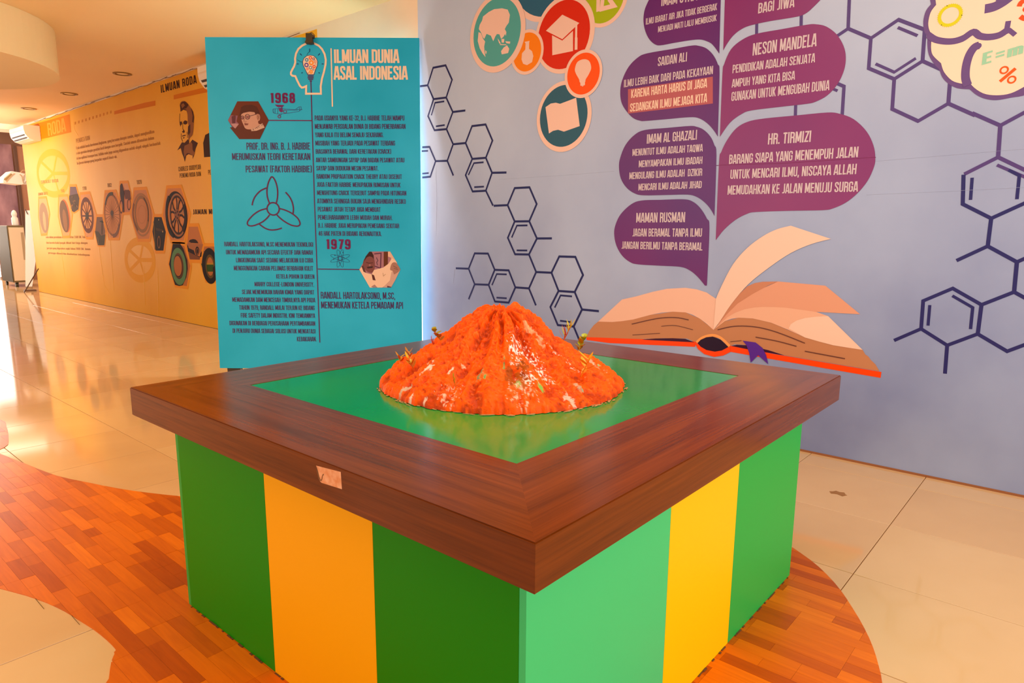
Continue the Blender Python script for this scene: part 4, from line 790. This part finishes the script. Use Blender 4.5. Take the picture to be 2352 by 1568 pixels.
# ================================================================== CYAN EXHIBIT BOARD (leans back against the mural)
KB = .949
BO = EYE+KB*(np.array([2.98340314, 6.26858241, 0.])-EYE)
Ba = np.array([.65473526, -.75585635, -.00170737]); Bu = np.array([.04037455, .0327173, .99864882]); Bu = Bu-Ba*(Ba@Bu); Bu /= np.linalg.norm(Bu)
Bn = np.cross(Bu, Ba) if np.cross(Bu, Ba)@(EYE-BO) > 0 else np.cross(Ba, Bu)
BW, BH = 1.94439*KB, 3.03205*KB
board = empty('information_board', tuple(BO)); tag(board, 'tall cyan information board with purple text leaning against the mural', 'board')
offb = np.array(board.location)
def bp_(s_, t_, d_): return BO+Ba*s_+Bu*t_+Bn*d_-offb
bb = MB(); c8 = [bp_(s_, t_, d_) for d_ in (-.022, 0) for s_, t_ in ((0, 0), (BW, 0), (BW, BH), (0, BH))]
M_cyan = mottled('cyan_print', '00a4c6', '28b8dc', (1.2, 1.2, 1.2), 3, .45, .3, .05, 60, .3, .7)
bb.add(c8, [(4, 5, 6, 7), (3, 2, 1, 0), (0, 4, 7, 3), (1, 2, 6, 5), (0, 1, 5, 4), (2, 3, 7, 6)]).build('panel', M_cyan, board)
ft = MB()
for s_ in (.06, BW-.3):
    a0 = bp_(s_, 0, -.02)+offb; a1 = bp_(s_+.12, 0, -.02)+offb; z1 = min(a0[2], a1[2])+.002
    ft.add([np.array([p[0]+q[0], p[1]+q[1], z])-offb for z in (0.0, z1) for p, q in ((a0, Bn*-.05), (a1, Bn*-.05), (a1, Bn*.0), (a0, Bn*.0))], [(0, 1, 2, 3), (7, 6, 5, 4), (0, 4, 5, 1), (1, 5, 6, 2), (2, 6, 7, 3), (3, 7, 4, 0)])
ft.build('foot', mat('4a3a2a', .6), board)
BP = Plane(BO, Ba, Bu, Bn); MPrint.root = board; VI, CRB = '4a1e54', 'f4d2b2'
t = MPrint('title_lettering', BP, None, 'cream title lettering'); t.text('P', 'ILMUAN DUNIA', 1207, 333, 1790, 332, 210, CRB, 2, .155, .045); t.text('P', 'ASAL INDONESIA', 1205, 483, 1866, 482, 360, CRB, 2, .155, .045); t.line('P', [(1178,200),(1190,725)], .0115, CRB, 2); t.build()
for f, s_, x0, y0, x1, y1, tp in (('P','PADA USIANYA YANG KE-32, B.J. HABIBIE TELAH MAMPU',1030,850,1838,850,804),('P','MENJAWAB PERSOALAN DUNIA DI BIDANG PENERBANGAN',1032,925,1848,925,880),('P','YANG KALA ITU BELUM SEMAJU SEKARANG.',1035,1000,1650,1000,957),
    ('P','MUSIBAH YANG TERJADI PADA PESAWAT TERBANG',1037,1075,1754,1075,1031),('P','BIASANYA BERAWAL DARI KERETAKAN (CRACK)',1040,1149,1718,1149,1107),('P','ANTAR SAMBUNGAN SAYAP DAN BADAN PESAWAT ATAU',1042,1225,1838,1227,1183),('P','SAYAP DAN DUDUKAN MESIN PESAWAT.',1045,1299,1605,1301,1257),
    ('P','RANDOM PROPAGATION CRACK THEORY ATAU DISEBUT',1047,1373,1815,1376,1331),('P','JUGA FAKTOR HABIBIE MERUPAKAN RUMUSAN UNTUK',1049,1446,1803,1451,1404),('P','MENGHITUNG CRACK TERSEBUT SAMPAI PADA HITUNGAN',1052,1520,1855,1524,1478),
    ('Q','ATOMNYA SEHINGGA BUKAN SAJA MENGHINDARI RESIKO',1054,27,1850,32,-16),('Q','PESAWAT JATUH TETAPI JUGA MEMBUAT',1058,100,1623,104,58),('Q','PEMELIHARAANNYA LEBIH MUDAH DAN MURAH.',1060,173,1730,178,131),('Q','B.J. HABIBIE JUGA MERUPAKAN PEMEGANG SEKITAR',1062,246,1790,251,204),
    ('Q','46 HAK PATEN DI BIDANG AERONAUTIKA.',1065,318,1633,322,276),('Q','RANDALL HARTOLAKSONO, M.SC,',1085,884,1755,890,822),('Q','MENEMUKAN KETELA PEMADAM API',1088,972,1826,976,910),
    ('P','PROF. DR. ING. B. J. HABIBIE',417,1113,990,1112,1048),('P','MERUMUSKAN TEORI KERETAKAN',287,1205,992,1205,1143),('P','PESAWAT (FAKTOR HABIBIE)',410,1316,1005,1316,1255),
    ('Q','RANDALL HARTOLAKSONO, M.SC MENEMUKAN TEKNOLOGI',217,413,1017,418,372),('Q','UNTUK MEMADAMKAN API SECARA EFEKTIF DAN RAMAH',232,486,1013,489,445),('Q','LINGKUNGAN SAAT SEDANG MELAKUKAN UJI COBA',323,558,1016,560,517),('Q','MENGGUNAKAN CAIRAN PELUMAS BERBAHAN KULIT',303,630,1016,633,588),
    ('Q','KETELA POHON DI QUEEN',685,703,1028,706,664),('Q','MARRY COLLEGE-LONDON UNIVERSITY.',489,773,1024,777,733),('Q','SEJAK MENEMUKAN BAHAN KIMIA YANG DAPAT',376,843,1025,847,803),('Q','MEMADAMKAN DAM MENCEGAH TIMBULNYA API PADA',289,913,1035,918,872),
    ('Q','TAHUN 1979, RANDALL MULAI TERJUN KE BIDANG',352,984,1031,988,943),('Q','FIRE SAFETY DALAM INDUSTRI. KINI TEMUANNYA',366,1054,1033,1058,1013),('Q','DIGUNAKAN DI BERBAGAI PERUSAHAAN PERTAMBANGAN',264,1123,1035,1128,1083),('Q','DI PENJURU DUNIA SEBAGAI SOLUSI UNTUK MENGATASI',292,1192,1038,1198,1152),('Q','KEBAKARAN.',871,1268,1047,1268,1227)):
    t = MPrint('body_lettering', BP, None); t.text(f, s_, x0, y0, x1, y1, tp, '4c2256', 2, .115, .05); t.build()
BUR = '6c1a50'
t = MPrint('year_lettering', BP, None, 'burgundy year numbers and dividing lines'); t.text('P', '1968', 632, 692, 852, 692, 602, BUR, 2, .19, .16); t.text('Q', '1979', 1134, 438, 1352, 440, 350, BUR, 2, .19, .16)
t.line('P', [(996,495),(1028,1568),(1077,2847)], .0085, '5c1c52', 2); t.line('P', [(620,848),(1003,850)], .0085, '681c50', 2); t.line('Q', [(1060,618),(1433,622)], .0085, '5c1c52', 2); t.build()
t = MPrint('head_emblem', BP, None, 'cream head outline with a light bulb of gears')
t.line('H', [(585,1180),(582,1340),(897,1340),(893,1180),(920,1020),(960,880),(995,720),(1000,620),(975,500),(920,395),(850,322),(760,278),(680,265),(590,278),(500,322),(420,392),(370,490),(350,590),(355,680),(330,760),(290,830),(262,890),(262,930),(290,958),(355,968),(400,1070),(450,1170),(490,1210),(530,1205)], .0165, CRB, 2, closed=True)
t.poly('H', [(670,520),(745,535),(805,590),(832,655),(825,745),(788,830),(768,890),(752,938),(735,946),(630,946),(612,938),(588,890),(558,820),(516,740),(506,660),(530,590),(597,533)], VI, 3); t.poly('H', [(670,530),(740,543),(797,596),(822,657),(815,742),(778,828),(758,888),(744,930),(625,930),(600,888),(568,818),(528,738),(518,662),(540,597),(602,543)], CRB, 4)
for x, y, r, c, w in ((598,625,38,'3c88b0',20),(676,583,36,'f04c20',18),(745,605,28,'5a2a5c',12),(694,685,52,'fc9430',28),(777,665,27,'e07858',12),(592,733,46,'6040a0',22),(752,768,34,'f04c20',18),(677,788,36,'4a8898',14),(612,817,25,'f05430',12),(735,828,20,'5a3a6a',8),(688,878,40,'fc9c38',28),(630,903,14,'605060',6),(783,715,17,'b0a898',6)): t.pring('H', x, y, r, w, c, 5)
for y, x0, x1 in ((968,618,742),(1002,615,744),(1034,628,734),(1068,654,710)): t.line('H', [(x0,y),(x1,y)], .0085, '5a1c54', 5)
for a, b_ in (((658,385),(658,450)),((455,490),(492,528)),((875,488),(838,528)),((388,710),(425,710)),((915,710),(952,710)),((485,908),(507,888)),((848,888),(870,910))): t.line('H', [a, b_], .0065, '1c2c70', 3)
t.line('H', [(395,622),(470,665),(500,668)], .003, '1a5064', 2); t.line('H', [(660,450),(620,480),(597,520)], .003, '1a5064', 2); t.build()
t = MPrint('propeller_emblem', BP, None, 'dark red propeller outline')
for q, cl in (([(885,745),(835,600),(820,420),(850,240),(900,120),(945,68),(1000,110),(1060,240),(1095,420),(1090,600),(1060,745)], 0), ([(805,885),(650,930),(500,1020),(370,1150),(318,1240),(330,1300),(400,1330),(520,1310),(680,1240),(800,1150),(890,1045)], 0), ([(1150,885),(1280,920),(1450,1000),(1600,1120),(1665,1230),(1665,1300),(1600,1335),(1450,1310),(1280,1220),(1150,1120),(1075,1045)], 0),
    ([(810,352),(650,430),(520,570),(460,700),(440,800)], 0), ([(1298,462),(1400,580),(1470,720),(1502,880),(1490,1020)], 0), ([(620,1280),(760,1380),(900,1430),(1060,1425),(1205,1385)], 0)): t.line('Z', q, .0122, '5a1846', 2, True)
t.pring('Z', 980, 890, 174, 36, '5a1846', 2, 36); t.build()
t = MPrint('aeroplane_print', BP, None, 'small purple biplane drawing'); AP = '6a2462'
t.poly('J', [(935,285),(1000,290),(1090,295),(1062,330),(975,325)], AP, 2); t.poly('J', [(1000,350),(1060,330),(1070,400),(1040,415),(1010,395)], AP, 2)
for q in ([(905,390),(912,358),(1000,350),(1130,360),(1270,370),(1330,325),(1365,320),(1372,370),(1320,400),(1130,430),(1000,440),(920,428),(905,390)], [(940,355),(940,430)], [(985,350),(985,435)], [(1000,330),(1010,350)], [(1060,330),(1050,352)], [(1130,375),(1310,378)], [(1020,440),(1012,470)], [(1050,440),(1020,470)], [(905,360),(908,420)], [(1340,330),(1340,395)], [(1290,368),(1390,367)]): t.line('J', q, .0028, '3a3a78', 2)
t.pring('J', 1010, 483, 27, 11, AP, 3); t.pring('J', 1103, 400, 30, 9, AP, 3); t.build()
t = MPrint('atom_print', BP, None, 'thin dark atom symbol')
for rx, ry, an in ((172, 36, .33), (172, 36, -.33), (36, 156, .28), (36, 156, -.28)):
    t.line('K', [(458+rx*math.cos(k*math.pi/20)*math.cos(an)-ry*math.sin(k*math.pi/20)*math.sin(an), 472+rx*math.cos(k*math.pi/20)*math.sin(an)+ry*math.sin(k*math.pi/20)*math.cos(an)) for k in range(40)], .0026, '2a4470', 2, closed=True)
t.pring('K', 458, 472, 32, 5, '2a4470', 3)
for x, y in ((368,418),(508,370),(348,485),(448,548),(520,462)): t.pring('K', x, y, 9, 8.5, '2a3060', 3, 10)
t.build()
t = MPrint('portrait_photo', BP, None, 'brown hexagonal photo of a man in a dark cap and round glasses')
t.poly('J', [(170,543),(323,233),(665,233),(840,545),(692,852),(355,852)], '64260f', 2); t.poly('J', [(172,543),(215,462),(330,468),(310,560),(345,600),(290,680),(235,640)], '8a5462', 3); t.poly('J', [(230,480),(270,465),(300,470),(290,600),(240,600)], '5a2430', 4); t.poly('J', [(215,600),(290,595),(350,605),(290,680)], 'b08080', 4)
t.poly('J', [(200,660),(420,640),(560,720),(760,700),(692,852),(355,852)], '5a220e', 3); t.poly('J', [(392,440),(420,425),(520,405),(600,412),(620,450),(650,440),(685,450),(697,490),(690,540),(665,560),(672,600),(700,610),(640,650),(560,690),(490,690),(450,670),(425,620),(400,560),(385,500)], 'c49078', 4, True)
t.poly('J', [(355,480),(385,330),(440,300),(560,290),(640,320),(680,400),(690,450),(640,440),(600,412),(520,403),(420,425),(392,445)], '4c1c0e', 5); t.poly('J', [(640,440),(672,440),(692,470),(690,520),(660,550),(640,500)], 'a8745c', 6); t.line('J', [(650,470),(672,490),(655,530)], .003, '7a4434', 7)
t.pring('J', 490, 488, 42, 8, '4a2430', 7, 24); t.pring('J', 408, 500, 30, 8, '4a2430', 7, 24); t.poly('J', [(462,470),(520,470),(515,515),(470,512)], '8a5450', 6); t.poly('J', [(390,485),(425,485),(425,520),(395,520)], '8a5450', 6); t.line('J', [(528,475),(640,445)], .004, '4a2430', 7)
t.poly('J', [(440,590),(510,600),(490,625),(445,625)], '7c4238', 6); t.line('J', [(440,520),(430,560),(455,575),(475,560)], .0035, '9a6450', 6); t.poly('J', [(550,690),(640,650),(735,592),(772,665),(730,680),(640,715),(555,722)], 'c8a088', 6)
for k in range(16): rr = random.Random(40+k); x, y = rr.uniform(575, 745), 0; y = 700-(x-560)*.42+rr.uniform(-15, 15); t.poly('J', [(x-7,y),(x,y-9),(x+8,y+1),(x,y+8)], '8a5a50', 7)
t.build()
t = MPrint('portrait_photo', BP, None, 'sepia hexagonal photo of a man in a white shirt and tie')
t.poly('K', [(788,662),(960,355),(1315,353),(1490,662),(1332,972),(968,972)], 'a87078', 2); t.poly('K', [(1205,357),(1278,355),(1275,600),(1205,612)], '64300e', 3); t.poly('K', [(1278,355),(1315,355),(1440,560),(1340,520),(1330,460),(1280,440)], 'e0b090', 3); t.line('K', [(1042,395),(1160,382),(1150,640),(1036,600)], .010, '603048', 3); t.line('K', [(1080,455),(1105,510),(1085,540),(1100,590)], .006, '503040', 3)
t.poly('K', [(788,662),(830,612),(850,680),(900,720),(1000,745),(1040,670),(1200,628),(1290,560),(1345,468),(1420,520),(1385,600),(1410,740),(1400,800),(1180,972),(968,972)], 'eec4a4', 4); t.poly('K', [(1340,700),(1490,665),(1400,850),(1330,970),(1190,970),(1310,850)], 'cfa08c', 4); t.poly('K', [(1020,972),(990,955),(1050,920),(1100,972)], 'a88078', 5)
t.poly('K', [(882,470),(940,438),(1000,440),(1042,490),(1052,560),(1050,640),(1020,700),(985,720),(930,700),(880,650),(850,590),(855,530)], '7e4640', 5, True); t.poly('K', [(895,440),(960,357),(998,358),(1032,420),(1038,490),(1010,450),(960,436),(915,455),(870,520),(852,560)], '3c1810', 6); t.poly('K', [(915,620),(960,612),(1020,605),(1015,635),(930,645)], '40201c', 6)
t.line('K', [(905,540),(960,555),(1020,545)], .006, '4a2420', 6); t.poly('K', [(950,580),(975,565),(985,600),(960,608)], 'a06a5c', 6); t.poly('K', [(825,612),(850,590),(880,650),(900,720),(860,700)], '5a3430', 5)
t.poly('K', [(998,742),(1040,760),(1068,850),(1018,842)], '5a2820', 6); t.poly('K', [(1345,560),(1400,540),(1450,590),(1485,650),(1470,690),(1400,740),(1380,740),(1360,690),(1315,660)], 'a87460', 6, True); t.line('K', [(1370,600),(1440,640)], .004, '6a4038', 7); t.line('K', [(1380,640),(1450,665)], .004, '6a4038', 7); t.line('K', [(1190,720),(1200,775),(1240,740)], .004, 'b8906c', 6); t.poly('K', [(1265,940),(1335,958),(1330,970),(1265,970)], '64343c', 6); t.build()

# black clamp with a loose wire on the top edge of the board
clamp = empty('clamp_lamp', tuple(BO+Ba*BP.st(713, 90)[0]+Bu*(BH-.05))); tag(clamp, 'small black clamp fitting with loose wire on the top edge of the cyan board', 'clamp')
oc = np.array(clamp.location); s0 = BP.st(713, 90)[0]
def cq(x, y, d_): st_ = BP.st(x, y); return BO+Ba*st_[0]+Bu*st_[1]+Bn*d_-oc
M_blk = mat('4a3a20', .5, .4)
prof = [(705.5,80),(719,80),(719.5,82),(719.5,84),(723.5,84),(723.5,89),(720,90),(720.5,96),(722,99),(722,102.5),(714,103.8),(704.5,102),(704.5,98.5),(706,96)]
v = [cq(x, y, .004) for x, y in prof]+[cq(x, y, .045) for x, y in prof]; n = len(prof)
obj('clamp_body', v, [tuple(range(n))[::-1], tuple(range(n, 2*n))]+[(i, (i+1) % n, n+(i+1) % n, n+i) for i in range(n)], M_blk, clamp)
MB().tube([cq(704.5, 100.5, .05), cq(713, 101.5, .053), cq(722, 100.8, .05)], .006, 8).build('jaw', M_blk, clamp)
MB().tube([cq(712, 82, .02), cq(714, 77.5, .02), cq(717, 76, .02), cq(721, 79, .02), cq(724.5, 83.5, .02), cq(724, 87, .025)], .0035, 8).build('wire', mat('8a5a18', .5), clamp)

# lamp tube hidden behind the board: it throws the white glare on the mural edge and the ceiling
tl = empty('tube_lamp', (4.02, 5.16, 0)); tag(tl, 'upright fluorescent tube lamp glowing behind the cyan board', 'lamp')
m, nt, b = newmat('tube_glow'); b.inputs['Emission Color'].default_value = (1, .97, .94, 1); b.inputs['Emission Strength'].default_value = 78
MB().tube([(0, 0, .12), (0, 0, 2.72)], .018, 12).build('tube', m, tl)
hz = MB(); hz.tube([(0, 0, .05), (0, 0, .12)], .026, 12); hz.tube([(0, 0, 2.72), (0, 0, 2.79)], .026, 12); hz.box((-.06, -.06, 0), (.06, .06, .05)); hz.build('fitting', mat('e8e4dc', .4), tl)

# ================================================================== AIR CONDITIONERS
def aircon(y0, y1, z0, z1, lab, label2=None):
    e = empty('air_conditioner', (WX, y0, z0)); tag(e, lab, 'air conditioner')
    D, H, Ln = .26, z1-z0, y1-y0
    pr = [(0, 0), (-.10, -.0), (-.19, .03), (-.245, .10), (-D, .17), (-D, H-.02), (-D+.02, H), (0, H)]
    n = len(pr); v = [(p[0]-.008, 0, p[1]) for p in pr]+[(p[0]-.008, Ln, p[1]) for p in pr]
    obj('housing', v, [tuple(range(n)), tuple(range(n, 2*n))[::-1]]+[(i, n+i, n+(i+1) % n, (i+1) % n) for i in range(n)], mat('e9cfae', .35), e)
    sl = MB()
    for k in range(2): x0, z0_ = -.20-.03*k, .035+.05*k; sl.add([(x0-.012, .05, z0_-.004), (x0-.030, .05, z0_+.018), (x0-.030, Ln-.05, z0_+.018), (x0-.012, Ln-.05, z0_-.004)], [(0, 1, 2, 3)])
    sl.build('outlet_slot', mat('3a2412', .7), e)
    MB().box((-D-.012, .01, .19), (-D-.0085, Ln-.01, H-.02), bev=.0015).build('front_cover', mat('f2e0c8', .3), e)
aircon(15.35, 16.30, 2.93, 3.20, 'white wall air conditioner at the far left end of the banner')
aircon(on_x(470, 180, WX-.26)[1]-.85, on_x(457, 190, WX-.26)[1], on_x(470, 209, WX-.2)[2]-.0, 3.20, 'white wall air conditioner half hidden behind the cyan board')

# ================================================================== DOWNLIGHTS
for (x, y), lab in zip(((281, 169), (159, 215), (66, 249)), ('nearest recessed ceiling downlight, next to the round ceiling drum', 'middle recessed ceiling downlight above the paragraph text', 'farthest recessed ceiling downlight above the wall air conditioner')):
    P_ = on_z(x, y, CEIL); e = empty('downlight', tuple(P_)); tag(e, lab, 'downlight', 'recessed downlights along the banner wall')
    MB().lathe([(.115, 0), (.115, -.008), (.09, -.012), (.085, -.002), (.085, -.0005)], (0, 0, 0), 28).build('ring', mat('8a6428', .35, .5), e)
    MB().lathe([(.07, -.0006), (.06, -.006), (.03, -.010)], (0, 0, 0), 20).build('lamp', mat('f8e4c0', .2), e)

# ================================================================== THINGS AT THE FAR END
def at_y(x, y, Y): return on_y(x, y, Y)
# framed space picture
Pa, Pb, Pc = at_y(12, 643, 20.9), at_y(36, 643, 20.9), at_y(30, 345, 20.9)
pic = MB(); z1 = Pc[2]
pic.box((4.575, 20.9, .0), (5.02, 20.96, 3.36), 0)
po = pic.build('galaxy_poster', mottled('galaxy_print', '6c4a5c', 'b08a94', (3, 3, 1.4), 6, .4, .4, lo=.3, hi=.65)); tag(po, 'tall mauve starry sky print beside the bright window', 'poster')
# brown framed partition behind the cabinet
pt_ = empty('partition', (5.02, 20.6, 0)); tag(pt_, 'brown partition board with a pink edged frame behind the grey cabinet', 'partition')
MB().box((0, 0, 0), (1.5, .05, 3.3)).build('board', mat('a4775c', .6), pt_)
fm = MB()
for a, b_ in (((.20, -.03, .9), (.24, 0, 2.35)), ((.24, -.03, 2.31), (1.2, 0, 2.35))): fm.box(a, b_)
fm.build('frame', mat('f2b8a0', .5), pt_)
MB().box((-.03, -.03, 0), (.03, .03, 3.3)).build('post', mat('5a4034', .6), pt_)
# grey rolling cabinet
A0 = on_z(33, 645, .08); cab = empty('rolling_cabinet', (4.28, 18.3, 0), 0); tag(cab, 'grey tan upright cabinet on castors at the hall end', 'cabinet')
cw, cd, ch = .46, 1.3, 1.26
xl = at_y(33, 640, 18.3)[0]; xr = at_y(57, 640, 18.3)[0]
cab.location = (xl-.02, 18.3, 0); cw = xr-xl+.12
MB().box((0, 0, .10), (cw, .9, ch+.1), bev=.012).build('housing', mat('75603e', .5, .15), cab)
MB().box((-.006, .01, .11), (0, .89, ch+.09)).build('side_panel', mat('40341f', .6, .1), cab)  # thin sheet added, shaded side put into its dark colour
MB().box((.02, -.014, .14), (cw-.01, 0, ch+.06), bev=.004).build('door', mat('e4c8a0', .5), cab)
MB().box((cw*.75, -.018, .6), (cw*.92, -.014, ch-.05)).build('vent', mat('b2946c', .5), cab)
for x, y in ((.06, .06), (cw-.06, .06), (.06, .84), (cw-.06, .84)):
    q = MB(); q.tube([(x-.02, y, .045), (x+.02, y, .045)], .045, 14); q.box((x-.012, y-.012, .05), (x+.012, y+.012, .10)); q.build('castor', mat('3c3420', .5), cab)
# white bottle on the cabinet
bt = MB().lathe([(.06, 0), (.065, .02), (.065, .16), (.04, .20), (.05, .22), (.055, .26), (.04, .31), (.015, .34)], (0, 0, 0), 20).build('dispenser_bottle', mat('f4ead8', .35), smooth=True)
bt.location = (xl+.20, 18.55, ch+.10); tag(bt, 'white dispenser bottle standing on the grey cabinet', 'bottle')
# white backlit banner on a stand with a thin prop stick
bn = empty('standing_banner', (4.2, 16.95, 0)); tag(bn, 'glaring white roll up banner beside the end of the wall', 'banner stand')
Yb = 16.95; bx = [at_y(x, y, Yb) for x, y in ((58.5, 483), (78.5, 483), (85.5, 572), (74, 658), (59, 658))]
q = [(p[0]-4.2, 0, max(.03, p[2])) for p in bx]; n = 5
obj('cloth', q+[(p[0], .01, p[2]) for p in q], [tuple(range(5))[::-1], tuple(range(5, 10))]+[(i, i+5, (i+1) % 5+5, (i+1) % 5) for i in range(5)], mat('fff4e6', .6), bn)
MB().box((q[4][0]-.03, -.08, 0), (q[3][0]+.05, .08, .03)).build('base', mat('6a4a34', .5), bn)
e0, e1 = at_y(57, 480, Yb), at_y(63, 492, Yb); MB().tube([(e0[0]-4.2, -.02, e0[2]), (e1[0]-4.2, -.02, e1[2])], .008, 6).build('hook', mat('4a3020', .5), bn)
stk = on_z(56, 672, 0); s1 = at_y(88, 617, 16.1)
so_ = MB().tube([tuple(stk+np.array([0, 0, .008])), (float(s1[0])-.0, 16.1, float(s1[2]))], .011, 8).build('prop_stick', mat('4c3018', .5)); tag(so_, 'thin dark stick leaning against the end of the yellow wall', 'stick')
# boxy white unit with dangling cables on a bracket
un = empty('wall_unit', (3.9, 17.4, 2.2)); tag(un, 'white boxy unit with dangling cables on a bracket beyond the yellow wall', 'appliance')
Yu = 17.4; hp = [at_y(x, y, Yu) for x, y in ((7, 417), (9, 408), (27, 393), (46, 396), (62, 400), (67, 408), (55, 421), (50, 424), (9, 419))]
hv = [(p[0]-3.9, 0, p[2]-2.2) for p in hp]; n = len(hv)
obj('housing', hv+[(p[0]*.96, .42, p[2]) for p in hv], [tuple(range(n))[::-1], tuple(range(n, 2*n))]+[(i, i+n, (i+1) % n+n, (i+1) % n) for i in range(n)], mat('f6e2c8', .4), un)
gp = [at_y(x, y, Yu) for x, y in ((8, 412), (25, 398), (29, 401), (14, 415))]; obj('end_vent', [(p[0]-3.9, -.006, p[2]-2.2) for p in gp], [(0, 3, 2, 1)], mat('a88450', .5), un)
P0_, P1_ = at_y(50, 417, Yu), at_y(72, 423, Yu); MB().box((P0_[0]-3.9, .05, P1_[2]-2.2), (P1_[0]-3.9+.1, .3, P0_[2]-2.2)).build('bracket', mat('f8ead8', .4), un)
cb = MB()
for pts in ([(47,396),(52,391),(60,391),(64,397)], [(45,400),(50,405),(52,415),(54,421)], [(33,398),(26,404),(20,410),(14,417)], [(60,396),(55,404),(53,414)]):
    w = [at_y(x, y, Yu-.03) for x, y in pts]; cb.tube([(p[0]-3.9, -.03, p[2]-2.2) for p in w], .007, 6)
cb.build('cable', mat('c8a070', .5), un)

# ================================================================== TAPE MARK ON THE FLOOR, RIGHT
tp = MB(); 
for pa, pb, z in (((1906.5,1130.5),(1941,1133.5),.0006),((1915,1128),(1940.5,1138.5),.0011)):
    for quad in thick([tuple(on_z(*pa)[:2]), tuple(on_z(*pb)[:2])], .034): tp.prism(list(quad), .0002, z)
tag(tp.build('tape_cross', mat('9a6c3c', .6)), 'brown crossed tape mark stuck on the tiles right of the table', 'tape')
